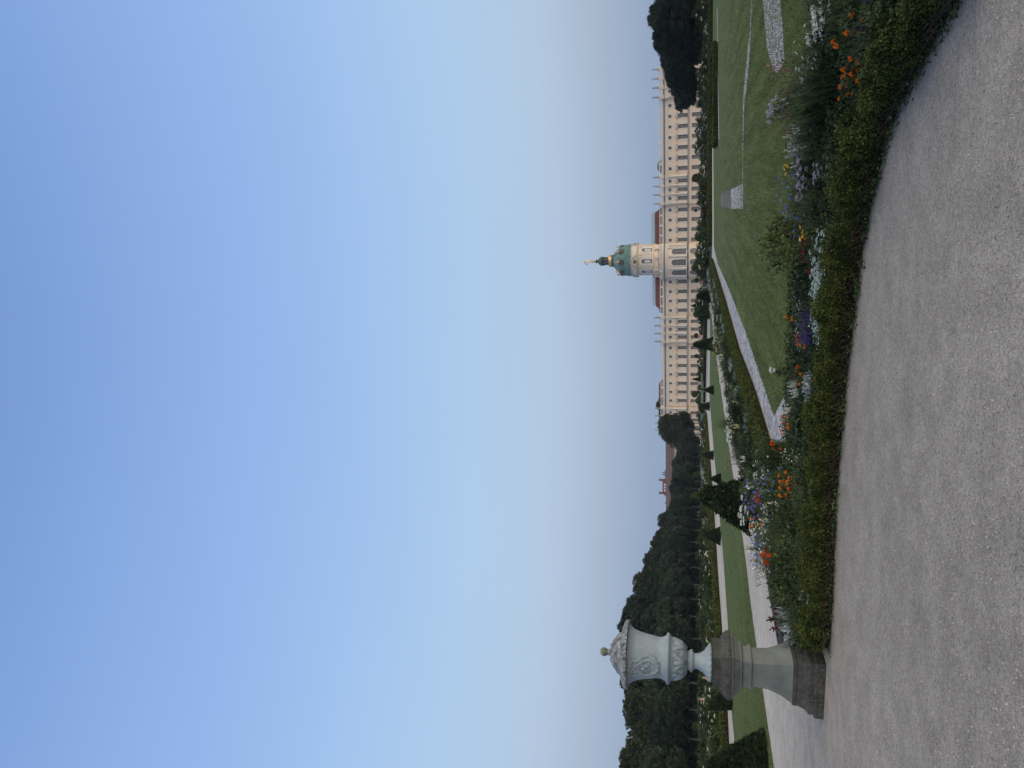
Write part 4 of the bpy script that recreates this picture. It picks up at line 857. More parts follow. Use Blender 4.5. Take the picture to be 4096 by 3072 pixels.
def ellcore(rx, ry, rz, cz, k=.62):
    m = MB(); m.lathe([(max(.02, math.sin(PI * i / 7)), -math.cos(PI * i / 7)) for i in range(8)], 10, (0, 0, 0), rx * k, ry * k); m.v = [(x, y, z * rz * k + cz) for x, y, z in m.v]; return m
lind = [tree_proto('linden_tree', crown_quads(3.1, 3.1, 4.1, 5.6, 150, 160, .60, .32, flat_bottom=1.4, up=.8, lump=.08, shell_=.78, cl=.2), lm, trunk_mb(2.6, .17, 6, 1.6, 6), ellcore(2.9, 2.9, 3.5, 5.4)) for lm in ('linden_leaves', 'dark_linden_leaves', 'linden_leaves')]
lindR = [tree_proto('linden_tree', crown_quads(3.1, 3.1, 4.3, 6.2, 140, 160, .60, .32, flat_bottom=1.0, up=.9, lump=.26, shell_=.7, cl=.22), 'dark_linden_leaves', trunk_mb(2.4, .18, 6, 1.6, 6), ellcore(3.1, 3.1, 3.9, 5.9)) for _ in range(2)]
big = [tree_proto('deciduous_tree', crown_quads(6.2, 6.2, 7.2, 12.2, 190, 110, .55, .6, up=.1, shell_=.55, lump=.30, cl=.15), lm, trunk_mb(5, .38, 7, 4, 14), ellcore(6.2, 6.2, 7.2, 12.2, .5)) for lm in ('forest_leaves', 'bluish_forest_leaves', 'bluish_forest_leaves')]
# the left linden row runs along the garden; tree n counted from the left edge of the photograph
def rowpos(x0, y0, t): return (x0 + AX[0] * t, y0 + AX[1] * t)
k = 0
for t in np.arange(-13, 190, 6.9):
    x, y = rowpos(-56.5, 96, t); x += random.uniform(-.4, .4)
    s = random.uniform(.93, 1.08) * .90
    place(lind[k % 3], (x, y), random.uniform(0, 6), s, s * random.uniform(.9, 1.02), 'clipped dark green linden in the long row closing the garden on the left', 'tree', 'clipped lindens along the left side of the garden'); k += 1
k = 0
for t in np.arange(-12, 54, 4.8):
    x, y = rowpos(54.0, 113, t)
    s = random.uniform(.84, .92); place(lindR[k % 2], (x + random.uniform(-.3, .3), y), random.uniform(0, 6), s, float(np.interp(t, [-12, 50], [.74, .60])) * random.uniform(.9, 1.1), 'very dark clipped linden in the row on the right, before the palace end', 'tree', 'clipped lindens along the right side of the garden'); k += 1
hedge('tall_hedge', [rowpos(-56.5 - 7, 96 + 1.5, -25), rowpos(-56.5 - 7, 97.5, 190)], 2.5, 5.2, 60000, .55, 'high dark hedge closing the view behind the trunks of the left lindens', lm='dark_linden_leaves')
hedge('tall_hedge', [rowpos(60.5, 111.5, -20), rowpos(60.5, 111.5, 50)], 2.5, 4.0, 24000, .5, 'high dark hedge closing the view behind the trunks of the right lindens', lm='dark_linden_leaves')
# second row behind, and the tall wood on the left; (pixel column y, pixel x of the top, distance)
BIG = [(2092, 2642, 232, 0), (2166, 2612, 222, 0), (2215, 2640, 215, 2), (2262, 2566, 205, 1), (2310, 2575, 205, 1), (2350, 2550, 196, 0), (2395, 2530, 192, 1), (2445, 2488, 180, 1), (2500, 2472, 172, 1), (2560, 2478, 172, 1), (2620, 2500, 170, 1), (2690, 2505, 160, 0), (2765, 2513, 160, 0), (2830, 2508, 150, 0), (2885, 2535, 150, 0), (2935, 2555, 145, 1), (2985, 2545, 140, 0), (3030, 2505, 138, 0), (3075, 2498, 136, 0), (3140, 2500, 134, 1),
       (2130, 2665, 226, 2), (2050, 2668, 240, 0), (2330, 2600, 190, 2), (2470, 2560, 165, 1), (2600, 2570, 155, 1), (2730, 2570, 150, 1), (2860, 2580, 140, 1), (2960, 2590, 132, 1), (3050, 2575, 128, 0)]
for i, (y, xt, D, k) in enumerate(BIG):
    p = P(xt, y, D); s = p[2] / 19.6
    place(big[k], (p[0], p[1]), random.uniform(0, 6), s, s, 'tall broad crowned tree of the wood rising behind the clipped lindens on the left', 'tree', 'tall trees of the wood on the left')
p = P(2640, 1712, 262); nt_ = tree_proto('deciduous_tree', crown_quads(6.4, 6.0, 6.6, 9.2, 170, 150, .5, .6, up=.1, shell_=.5, lump=.2, cl=.2, flat_bottom=3.2), 'forest_leaves', trunk_mb(3, .35, 6, 3, 12), ellcore(6.4, 6, 6.6, 9, .55))
place(nt_, P(2700, 1716, 262)[:2], 1.0, p[2] / 15.6, p[2] / 15.6, 'big round leafy tree hiding the left end of the palace', 'tree')
p = P(2640, 1634, 330); o = place(big[0], P(2700, 1640, 330)[:2], 2.0, p[2] / 19.4, p[2] / 19.0, 'tree whose top shows above the palace roof behind its left statues', 'tree')
# ------------------------------------------------------------------ clipped yews, junipers and standards
def cone_q(h, r, n, leaf, droop=0., out_=.9):
    t = RNG.random(n) ** 1.0; t = 1 - np.sqrt(RNG.random(n)); a = RNG.random(n) * 2 * PI; rr = r * (1 - t) ** .92 * (1 - .22 * RNG.random(n) ** 2) + .02
    P0 = np.stack([np.cos(a) * rr, np.sin(a) * rr, .03 * h + t * h * .95], 1)
    D = np.stack([np.cos(a) * out_, np.sin(a) * out_, np.full(n, .45 - droop)], 1) + RNG.normal(size=(n, 3)) * .45
    l_ = leaf * (.6 + .8 * RNG.random(n)); return leaves(P0, D, l_, l_ * .4, nrm=unit(np.stack([np.cos(a), np.sin(a), .35 + 0 * a], 1) + RNG.normal(size=(n, 3)) * .45))
def conecore(h, r): m = MB(); m.lathe([(r * .5, .02), (r * .86, .08 * h), (r * .45, .5 * h), (r * .08, .92 * h)], 12); return m
def stub(h, r): m = MB(); m.tube([(0, 0, -.02), (0, 0, h)], [r, r * .8], 7); return m
def plantp(name, q, lm, stem, core=None, part='foliage', sname='stem'):
    r = empty(name); stem.build(sname, 'bark', r); link(part, qmesh([(q, 0)], part, extra=[(core, 1)] if core else None), [lm, 'hedge_core'], r); return r
yew = [plantp('clipped_yew_cone', cone_q(1, .42, 9000, .035), 'yew_needles', stub(.2, .03), conecore(1, .42)) for _ in range(2)]
jun = [plantp('shaggy_juniper', cone_q(1, .34, 8000, .13, .0, .5), 'yew_needles', stub(.3, .03), conecore(.9, .24)) for _ in range(2)]
def ball_q(r, n, leaf, cz):
    d = sph(n); P0 = d * r * (.85 + .15 * RNG.random(n))[:, None]; P0[:, 2] += cz; D = d * .3 + RNG.normal(size=(n, 3)) * .6; l_ = leaf * (.6 + .8 * RNG.random(n)); return leaves(P0, D, l_, l_ * .6, nrm=unit(d + RNG.normal(size=(n, 3)) * .4))
std = [plantp('clipped_standard_tree', ball_q(.5, 2500, .10, 1.5), 'topiary_leaves', stub(1.2, .045), ellcore(.5, .5, .5, 1.5, .8)) for _ in range(2)]
# cones: (y, x top, x base, half width px, label)
def GYD(xb, y): return float(np.clip(G(xb, y)[1], 12, 255))
CON = [(1821, 2803, 2856, 18, 'slim dark yew cone at the lawn edge, left of the red tiled house view'), (1916, 2836, 2885, 22, 'small yew cone just beyond the big drooping juniper'), (2144, 2808, 2884, 34, 'broad sharply clipped yew cone on the edge of the striped lawn'),
       (2161, 2797, 2838, 20, 'smaller yew cone just behind the broad clipped one'), (2461, 2801, 2862, 20, 'leaning feathery yew cone in the bed left of the striped lawn'), (2068, 2794, 2846, 16, 'narrow yew cone behind the big drooping juniper'),
       (1625, 2796, 2840, 17, 'dark yew cone at the foot of the palace beside the round leafy tree'), (1560, 2811, 2856, 18, 'dark yew cone at the far end of the striped lawn'), (1264, 2797, 2840, 13, 'dark yew cone below the left columned bay of the palace'),
       (1222, 2760, 2801, 14, 'tall green cone standing against the ground floor windows left of the dome'), (1517, 2765, 2804, 12, 'green cone against the ground floor windows of the left wing'), (856, 2800, 2842, 15, 'dark yew cone at the lawn end right of the dome'),
       (45, 2797, 2843, 15, 'dark yew cone beyond the lawn at the right edge'), (266, 2803, 2832, 11, 'small yew cone before the right end of the palace'), (109, 2797, 2835, 13, 'squat yew cone before the dark linden row on the right'), (1027, 2797, 2836, 13, 'dark yew cone standing right before the middle of the palace'),
       (1290, 2800, 2822, 9, 'tiny yew cone beside the walking people near the palace'), (935, 2800, 2826, 10, 'tiny yew cone under the right ground floor windows near the dome'), (1480, 2800, 2824, 9, 'tiny yew cone below the left wing of the palace')]
SCALE = lambda Y: Y / 2937.0
for i, (y, xt, xb, hw, lab) in enumerate(CON):
    Y = GYD(max(xb, 2817), y); b = P(xb, y, Y); t = P(xt, y, Y); h = t[2] - max(b[2] if xb < 2817 else 0, 0)
    zb = max(b[2], 0) if xb < 2817 else 0
    pot = zb > .4
    pr = yew[i % 2]; o = place(pr, b[:2], random.uniform(0, 6), 1, None, lab, 'yew cone', None)
    o.scale = (hw * SCALE(Y) / .42, hw * SCALE(Y) / .42, t[2] if not pot else t[2])
    if i == 4: o.rotation_euler = (-.1, -.22, 0)
JUN = [(1985, 2822, 2992, 68, 'big dark drooping juniper rising over the flowers on the left'), (1377, 2775, 2862, 22, 'tall shaggy juniper in the side bed left of the white gravel strip'), (1183, 2787, 2848, 22, 'shaggy dark juniper in the side bed behind the strolling couple'),
       (2790, 2822, 2930, 34, 'leaning juniper half hidden behind the stone pedestal')]
for i, (y, xt, xb, hw, lab) in enumerate(JUN):
    Y = GYD(xb, y)
    if i == 0: Y = 21.0
    b = P(xb, y, Y); t = P(xt, y, Y); o = place(jun[i % 2], b[:2], random.uniform(0, 6), 1, None, lab, 'juniper'); q_ = hw * SCALE(Y) / .36; o.scale = (q_, q_, t[2])
    if i == 3: o.rotation_euler = (0, -.5, 0)
    if i == 0: o.rotation_euler = (.06, -.12, .4); o.location = (b[0] - .12, b[1], 0)
# the big near one has a pointed top and hanging sprays
bj = plantp('drooping_juniper', np.concatenate([cone_q(1, .42, 26000, .042, .7, .8), cone_q(1, .41, 5000, .085, .9, .7)]), 'yew_needles', stub(.3, .03), conecore(.9, .30))
old = [q for q in COL.objects if q.get('label', '').startswith('big dark drooping juniper')][0]; b = P(3000, 2022, 20.5)
place(bj, b[:2], .4, 1, None, old['label'], 'juniper'); bj.scale = (1.75, 1.75, 1.60); bj.rotation_euler = (-.03, .17, .4)
for c in list(old.children): bpy.data.objects.remove(c)
jun = [q for q in jun if q is not old and q.name != old.name]; bpy.data.objects.remove(old)
# near dark clipped mass at the left picture edge
p = P(2830, 3040, 20.5)
nj = plantp('clipped_yew_bush', np.concatenate([cone_q(1, .5, 34000, .028, .1), cone_q(1, .48, 9000, .055, -.1, .7)]), 'yew_needles', stub(.2, .03), conecore(1, .46))
bpos = P(3100, 3098, 17.2); place(nj, bpos[:2], .4, 1.0, None, 'wide dark yew bush cut off by the left edge of the photograph', 'yew bush'); nj.scale = (1.75, 1.75, P(2822, 3098, 17.2)[2])
# standards: (y, x centre, radius px, D)
STD = [(1071, 2780, 14, 150, 'round clipped standard tree before the middle arch of the palace'), (1257, 2785, 12, 165, 'round clipped standard under the left columned bay'), (1577, 2778, 12, 150, 'round clipped standard beside the left end windows, higher one of two'), (1603, 2795, 13, 145, 'dense round standard beside the left end windows, lower one of two'),
       (1342, 2785, 9, 180, 'small round standard under the left columned bay, near the person in red'), (1424, 2786, 8, 180, 'small round standard under the left wing windows'), (1447, 2795, 7, 180, 'squat round standard behind the child in the left wing view'), (1052, 2787, 10, 170, 'small standard just right of the round one before the dome'), (1095, 2803, 11, 140, 'low round standard just left of the one before the dome'), (1120, 2787, 9, 175, 'small round standard behind the couple'),
       (712, 2784, 16, 150, 'wide flat topped standard below the right columned bay'), (842, 2783, 6, 200, 'tiny round standard between the right columned bay and the dome'), (951, 2794, 13, 150, 'bushy round standard just right of the pavilion under the dome'), (117, 2784, 15, 130, 'round green standard before the dark lindens on the right'), (89, 2794, 10, 130, 'smaller round standard before the dark lindens on the right'), (332, 2789, 10, 150, 'round standard at the edge of the dark lindens on the right'),
       (1898, 2787, 13, 130, 'round standard in a pale green tub before the left lindens'), (1985, 2781, 17, 120, 'larger round standard above the big juniper before the left lindens'), (2233, 2790, 10, 125, 'small round standard before the linden row, above the broad yew cone'), (2349, 2787, 10, 120, 'small round standard before the linden row with thin pale stem'), (2419, 2798, 9, 118, 'flat topped clipped standard in a tub before the linden row'), (2907, 2787, 17, 92, 'round standard in a pale tub left of the urn')]
tubm = MB(); tubm.box(-.42, .42, -.42, .42, .08, .78); 
for sx in (-1, 1):
    for sy in (-1, 1): tubm.box(sx * .42 - .06, sx * .42 + .06, sy * .42 - .06, sy * .42 + .06, 0, .86)
for k in range(-3, 4): tubm.box(k * .11 - .045, k * .11 + .045, -.435, -.421, .12, .74)
tubme = tubm.mesh(name='planter_tub'); tubme.materials.append(M('painted_green'))
ti = 0
for i, (y, xc, r, D, lab) in enumerate(STD):
    b = P(xc, y, D); z = b[2]; rad = r * SCALE(D); s = rad / .52
    o = place(std[i % 2], b[:2], random.uniform(0, 6), s, (z) / 1.5, lab, 'clipped tree')
    fol = [c for c in o.children if c.name.startswith('foliage')][0]; kz = z / 1.5
    fol.scale = (1, 1, s / kz); fol.location = (0, 0, 1.5 - 1.5 * s / kz)
    if y in (1898, 2419, 2907, 1071, 1577, 951, 117):
        t_ = link('planter_tub', tubme, None, None, (b[0], b[1], 0)); t_.rotation_euler = (0, 0, -GA); t_.scale = (1.0, 1.0, 1.0)
        tag(t_, {1898: 'pale green square tub under the round standard by the left lindens', 2419: 'pale green square tub right of the urn before the linden row', 2907: 'pale green square tub left of the urn', 1071: 'green square tub before the middle arch of the palace', 1577: 'green square tub below the left end windows', 951: 'green square tub just right of the pavilion', 117: 'green square tub before the dark lindens on the right'}[y], 'planter')
# benches
def bench(y, D, L, lab):
    b = P(2800, y, D); r = empty('garden_bench', (b[0], b[1], 0), -GA + random.uniform(-.1, .1)); tag(r, lab, 'bench')
    m = MB()
    for k in range(4): m.box(-L / 2, L / 2, -.25 + k * .12, -.15 + k * .12, .43, .47)
    m.build('seat', 'painted_green', r); m = MB()
    for k in range(4): m.box(-L / 2, L / 2, .24 + k * .02, .27 + k * .02, .52 + k * .11, .60 + k * .11)
    m.build('backrest', 'painted_green', r)
    for x in (-L / 2 + .15, L / 2 - .15):
        m = MB(); m.box(x - .04, x + .04, -.24, -.17, 0, .43); m.box(x - .04, x + .04, .17, .24, 0, .9); m.box(x - .04, x + .04, -.17, .17, .36, .42); m.build('leg', 'painted_green', r)
bench(1524, 140, 3.0, 'long pale green bench below the green cone of the left wing'); bench(1588, 140, 2.6, 'pale green bench beside the dark cone near the left end of the palace'); bench(1680, 140, 2.4, 'pale green bench under the big round leafy tree')
bench(1880, 135, 2.2, 'pale green bench left of the round standard by the left lindens'); bench(1050, 130, 2.2, 'green bench before the middle arch of the palace'); bench(2795, 52, 1.8, 'green bench with a woman in white, behind the left flower bed')
# white garden vase by the palace
v_ = P(2800, 1242, 205); r = empty('garden_vase', (v_[0], v_[1], 0)); tag(r, 'white stone garden vase on a pedestal before the left ground floor windows', 'vase')
m = MB(); m.box(-.45, .45, -.45, .45, 0, 1.0); m.box(-.52, .52, -.52, .52, 1.0, 1.1); m.build('pedestal', 'pale_trim', r)
m = MB(); m.lathe([(.30, 1.1), (.14, 1.25), (.14, 1.4), (.5, 1.75), (.55, 2.1), (.42, 2.4), (.62, 2.6), (.5, 2.75), (.1, 3.0)], 14); m.build('vase_body', 'pale_trim', r, True)
# people
def pp(y, xfeet, D=None):
    D = D or G(xfeet, y)[1]; b = P(xfeet, y, D); return (b[0], b[1], 0)
person(pp(1151, 2826, 124), 2.7, 'person in loose white shirt and grey trousers with a dark backpack, walking in the couple', 'white_cloth', 'grey_cloth', h=1.76, bag='black_cloth', armL=(.12, .1, -.48), armR=(.15, .2, -.35))
person(pp(1128, 2828, 124), 3.0, 'person in a long navy dress walking beside the white shirt', 'navy_cloth', 'navy_cloth', 'fair_hair', h=1.62, dress=True)
person(pp(1301, 2820, 160), 3.4, 'person in a white shirt and dark trousers near the left columned bay', 'white_cloth', 'black_cloth', h=1.78)
person(pp(1318, 2820, 160), 2.9, 'person dressed in black beside the one in white shirt', 'black_cloth', 'black_cloth', h=1.66)
person(pp(1345, 2818, 172), 0.3, 'person in a red top and pink trousers before the left columned bay', 'red_cloth', 'pink_cloth', h=1.65)
person(pp(1365, 2818, 172), 0.6, 'person with white top and black trousers right beside the tall juniper', 'white_cloth', 'black_cloth', h=1.7)
person(pp(1434, 2818, 162), 1.2, 'small child in a coral top under the left wing windows', 'coral_cloth', 'white_cloth', 'fair_hair', h=1.05)
person(pp(1652, 2812, 180), 2.2, 'person in black standing under the round leafy tree', 'black_cloth', 'grey_cloth', h=1.75)
q = P(2800, 2795, 52); person((q[0], q[1] - .05, 0), .4, 'person in white sitting on the bench left of the urn', 'white_cloth', 'grey_cloth', 'fair_hair', h=1.7, sit=True, armL=(.1, .4, .05), armR=(.1, .3, .1))
q = P(2812, 2716, 47); person((q[0], q[1], 0), 1.3, 'person in a pale pink top sitting low with arms stretched, beside the urn foot', 'pink_cloth', 'grey_cloth', 'fair_hair', h=1.5, sit=True, armL=(.1, .5, .12), armR=(.2, .5, .2), lean=.1)
# ------------------------------------------------------------------ flowers and bedding plants
def stemset(n, h, r, spread=.6, lean=.2, start=.03):
    """list of stem curves: (base, mid, tip)"""
    o = []
    for _ in range(n):
        a = random.uniform(0, 2 * PI); b = random.uniform(0, start); l_ = random.uniform(.2, 1) * r; hh = h * random.uniform(.72, 1)
        p0 = Vector((math.cos(a) * b, math.sin(a) * b, 0)); p2 = Vector((math.cos(a) * l_ + random.gauss(0, lean * r * .5), math.sin(a) * l_ + random.gauss(0, lean * r * .5), hh)); p1 = (p0 + p2) / 2 + Vector((-math.cos(a) * l_ * .2, -math.sin(a) * l_ * .2, hh * .08))
        o.append((p0, p1, p2))
    return o
def bez(c, t): a, b, d = c; return a * (1 - t) ** 2 + b * 2 * t * (1 - t) + d * t * t
def alongstems(st, n, leaf, asp, outw=.8, upw=.4, t0=.05, t1=.95, jit=.01):
    P0 = []; D = []
    for _ in range(n):
        c = random.choice(st); t = random.uniform(t0, t1); p = bez(c, t); a = random.uniform(0, 2 * PI); P0.append((p.x + random.gauss(0, jit), p.y + random.gauss(0, jit), max(p.z, .01))); D.append((math.cos(a) * outw, math.sin(a) * outw, upw + random.gauss(0, .3)))
    P0 = np.array(P0); D = np.array(D); l_ = leaf * (.5 + RNG.random(n)); return leaves(P0, D, l_, l_ * asp)
def blades(n, h, r, w_, segs=4, droop=.5):
    q = []
    for _ in range(n):
        a = random.uniform(0, 2 * PI); L_b = h * random.uniform(.6, 1.1); b = Vector((random.gauss(0, .03), random.gauss(0, .03), 0)); d = Vector((math.cos(a), math.sin(a), 0)); s_ = Vector((-d.y, d.x, 0)); ww = w_ * random.uniform(.6, 1.2); rr = r * random.uniform(.2, 1.1); dr = droop * random.random()
        pts = [b + d * rr * (k / segs) ** 1.5 + Vector((0, 0, L_b * (k / segs) - L_b * dr * (k / segs) ** 3)) for k in range(segs + 1)]
        for k in range(segs):
            w0 = ww * (1 - k / segs) ** .6; w1 = ww * (1 - (k + 1) / segs) ** .6 if k < segs - 1 else .0006
            q.append([pts[k] - s_ * w0 / 2, pts[k + 1] - s_ * w1 / 2, pts[k + 1] + s_ * w1 / 2, pts[k] + s_ * w0 / 2])
    return np.array([[tuple(v) for v in f] for f in q])
def stemtubes(st, r=.0025):
    m = MB()
    for c in st: m.tube([bez(c, t) for t in (0, .35, .7, 1)], [r * 1.4, r * 1.1, r * .9, r * .7], 4)
    return m
def ballflower(c, r, n, lf): d = sph(n); d[:, 2] = np.abs(d[:, 2]) * 1.0 - .15; P0 = np.array(c) + d * r * .35; l_ = r * (.7 + .3 * RNG.random(n)); return leaves(P0, d, l_, l_ * lf)
def spikeflower(c, top, r, n, lf=.8):
    t = RNG.random(n); a = RNG.random(n) * 2 * PI; c = np.array(c); top = np.array(top); P0 = c + (top - c) * t[:, None]; ra = r * (1 - .7 * t)
    D = np.stack([np.cos(a), np.sin(a), .35 + 0 * a], 1) + RNG.normal(size=(n, 3)) * .2; return leaves(P0, D, ra, ra * lf)
def umbel(c, r, n, fl):
    d = sph(n); d[:, 2] = np.abs(d[:, 2]) * .6; P0 = np.array(c) + d * r; q = []
    for k in range(4):
        a = k * PI / 2 + RNG.random(n) * .4; D = np.stack([np.cos(a), np.sin(a), .15 + 0 * a], 1) + d * .3; q.append(leaves(P0, D, np.full(n, fl), np.full(n, fl * .9)))
    return np.concatenate(q)
def starflower(c, r, n, lf=.4):
    a = np.arange(n) * 2 * PI / n + RNG.random() * 6; tl = RNG.normal(size=3) * .4; D = np.stack([np.cos(a), np.sin(a), .2 + tl[0] * np.cos(a) + tl[1] * np.sin(a)], 1); P0 = np.tile(np.array(c), (n, 1)); return leaves(P0, D, np.full(n, r), np.full(n, r * lf))
def mk(name, leafq, lm, stems=None, blossoms=None, pm=None, part='blossom', combine=False, sm='bed_leaves'):
    r = empty(name); link('foliage', qmesh([(leafq, 0)], 'foliage', extra=[(stems, 1)] if stems else None), [lm, sm], r)
    if blossoms:
        if combine: link(part, qmesh([(np.concatenate(blossoms), 0)], part), pm, r)
        else:
            for b in blossoms: link(part, qmesh([(b, 0)], part), pm, r)
    return r
T_ = lambda v: (v.x, v.y, v.z)
def k_marigold(pm='orange_petals'):
    st = stemset(9, 1, .38); tips = [c[2] for c in st][:7]
    return mk('marigold_plant', alongstems(st, 420, .10, .22), 'bed_leaves', stemtubes(st, .006), [ballflower(T_(t), .058, 46, .7) for t in tips[:5]], pm)
def k_snap(pm='white_petals'):
    st = stemset(7, 1, .22); bl = [spikeflower(T_(bez(c, .66)), T_(c[2]), .070, 60, .8) for c in st[:4]]
    return mk('snapdragon', np.concatenate([alongstems(st, 260, .14, .25, t1=.6)]), 'bed_leaves', stemtubes(st, .007), bl, pm, 'flower_spike')
def k_phlox(pm='lilac_petals', name='phlox'):
    st = stemset(14, 1, .42); bl = [umbel(T_(c[2]), .06, 13, .032) for c in st]
    return mk(name, alongstems(st, 520, .12, .24), 'dark_bed_leaves', stemtubes(st, .006), bl, pm, 'flower_head')
def k_salvia(pm='purple_petals'):
    st = stemset(26, 1, .5); bl = [spikeflower(T_(bez(c, .55)), T_(c[2]), .05, 40, .7) for c in st]
    return mk('purple_salvia', alongstems(st, 520, .14, .3, t1=.55), 'dark_bed_leaves', stemtubes(st, .006), [np.concatenate(bl)], pm, 'flower_spikes', True)
def k_alyssum(pm='mint_petals'):
    st = stemset(60, 1, 1.3, start=.5); bl = [umbel(T_(c[2]), .07, 7, .035) for c in st]
    return mk('white_alyssum', alongstems(st, 600, .14, .3), 'dark_bed_leaves', stemtubes(st, .006), bl, pm, 'flowers', True)
def k_silver():
    st = stemset(16, .9, .6); q = []
    for c in st:
        for t in np.linspace(.25, 1, 9):
            p = bez(c, t); d = (c[2] - c[0]).normalized(); s_ = d.orthogonal().normalized()
            for k in (-1, 1): q.append((T_(p), T_((d * .8 + s_ * k * .9))))
    P0 = np.array([a for a, _ in q]); D = np.array([b for _, b in q]); return mk('silver_leaved_plant', np.concatenate([leaves(P0, D, .20, .055), alongstems(st, 240, .16, .3)]), 'silver_leaves', stemtubes(st, .008), sm='silver_leaves')
def k_allium(pm='mauve_petals', n=7, r=.03, name='allium', lm='feather_leaves'):
    st = stemset(n, 1, .35); bl = [ballflower(T_(c[2]), r, 60, .4) for c in st]
    return mk(name, np.concatenate([blades(40, .55, .3, .015), alongstems(st, 60, .08, .15, t1=.5)]), lm, stemtubes(st, .005), bl, pm, 'flower_head')
def k_airy(pm, name, n=10, r=.04, k=7, lm='feather_leaves', nl=340, lf=.09, asp=.12):
    st = stemset(n, 1, .45, lean=.6); bl = [starflower(T_(c[2]), r, k) for c in st]
    return mk(name, alongstems(st, nl, lf, asp), lm, stemtubes(st, .004), bl, pm, 'blossom')
def k_feather(lm='feather_leaves', name='feathery_plant', n=30, nl=1100, leaf=.10, asp=.10, r=.45): st = stemset(n, 1, r); return mk(name, alongstems(st, nl, leaf, asp, upw=.7), lm, stemtubes(st, .005))
def k_grass(lm='dark_bed_leaves', name='bladed_clump', n=110, w_=.02): return mk(name, blades(n, 1, .55, w_, 5, .55), lm)
def k_bush(lm, name, leaf=.12, asp=.55, nl=520, n=22, r=.5): st = stemset(n, 1, r, lean=.5); return mk(name, alongstems(st, nl, leaf, asp, t0=.15, upw=.2), lm, stemtubes(st, .008))
def k_stalk(): 
    st = stemset(5, 1, .10, lean=1); bl = [spikeflower(T_(bez(c, .5)), T_(c[2]), .022, 40, .6) for c in st]
    return mk('dry_seed_stalks', alongstems(st, 30, .06, .3), 'tan_leaves', stemtubes(st, .0035), [np.concatenate(bl)], 'dark_seed', 'seed_heads', True, sm='tan_leaves')
def k_cleome():
    st = stemset(3, 1, .08); bl = [umbel(T_(c[2]), .055, 16, .05) for c in st[:1]] + [spikeflower(T_(bez(st[0], .9)), T_(st[0][2]), .10, 40, .3)]
    return mk('spider_flower', alongstems(st, 90, .12, .3, t0=.1, t1=.8), 'bed_leaves', stemtubes(st, .008), [np.concatenate(bl)], 'white_petals', 'blossom', True)
K = {'marigold': k_marigold(), 'flame': k_marigold('flame_petals'), 'yellow': k_airy('yellow_petals', 'yellow_coneflower', 6, .07, 10, 'bed_leaves', 300, .12, .3), 'snap': k_snap(), 'creamsnap': k_snap('cream_petals'), 'phlox': k_phlox(), 'whitephlox': k_phlox('white_petals', 'white_phlox'), 'salvia': k_salvia(), 'alyssum': k_alyssum(), 'silver': k_silver(),
     'allium': k_allium(), 'gomphrena': k_allium('white_petals', 12, .026, 'globe_amaranth'), 'cornflower': k_airy('blue_petals', 'cornflower', 7, .05, 9), 'dahlia': k_airy('crimson_petals', 'crimson_dahlia', 5, .09, 14, 'dark_bed_leaves', 260, .13, .4), 'cosmos': k_airy('white_petals', 'white_cosmos', 11, .036, 8), 'pink': k_airy('pink_petals', 'pink_aster', 7, .06, 12, 'bed_leaves'),
     'feather': k_feather(), 'darkfeather': k_feather('dark_bed_leaves', 'dark_feathery_plant'), 'grass': k_grass(), 'strap': k_grass('feather_leaves', 'strap_leaved_clump', 120, .025), 'lime': k_bush('lime_leaves', 'lime_green_shrub', .085, .5, 330, 16, .6), 'bush': k_bush('bed_leaves', 'leafy_plant', .10, .5), 'darkbush': k_bush('dark_bed_leaves', 'dark_leafy_plant', .13, .5), 'broad': k_bush('dark_bed_leaves', 'broad_leaved_plant', .24, .5, 150, 12), 'stalk': k_stalk(), 'cleome': k_cleome(), 'tan': k_feather('tan_leaves', 'faded_brown_plant', 16, 260, .07, .3)}
DESC = {'marigold': 'orange marigold plant', 'flame': 'fiery red orange marigold plant', 'yellow': 'yellow daisy like flower plant', 'snap': 'white snapdragon with flower spikes', 'creamsnap': 'cream coloured snapdragon', 'phlox': 'pale lilac phlox plant', 'whitephlox': 'white phlox plant', 'salvia': 'deep purple salvia plant', 'alyssum': 'low plant sprinkled with tiny white flowers', 'silver': 'silvery grey cut leaved plant',
        'allium': 'mauve ball flowers on thin stems', 'gomphrena': 'small white ball flowers on thin stems', 'cornflower': 'blue cornflower on thin stems', 'dahlia': 'dark crimson dahlia plant', 'cosmos': 'airy plant with small white flowers', 'pink': 'pink aster plant', 'feather': 'fine feathery green plant', 'darkfeather': 'dark fine leaved plant', 'grass': 'dark clump of long arching blades', 'strap': 'pale clump of strap like leaves', 'lime': 'lime green leafy shrub', 'bush': 'mid green leafy plant', 'darkbush': 'dark green leafy plant', 'broad': 'plant with broad dark leaves', 'stalk': 'tall dry seed stalks', 'cleome': 'white spider flower on a tall stalk', 'tan': 'faded brown plant'}
PCAT = {'stalk': 'plant', 'feather': 'plant', 'darkfeather': 'plant', 'grass': 'plant', 'strap': 'plant', 'lime': 'shrub', 'bush': 'plant', 'darkbush': 'plant', 'broad': 'plant', 'silver': 'plant', 'tan': 'plant'}
kcount = {}
def put(kind, x, y, z, where, wscale=None):
    z = max(z, .08); o = place(K[kind], (x, y), random.uniform(0, 6.28), z, None, None); kcount[kind] = kcount.get(kind, 0) + 1
    w_ = wscale or min(z * 1.0, max(z * .75, .42)); o.scale = (w_, w_, z)
    return tag(o, '%s %s' % (DESC[kind], where), PCAT.get(kind, 'flower'), '%s %s' % (DESC[kind], where))
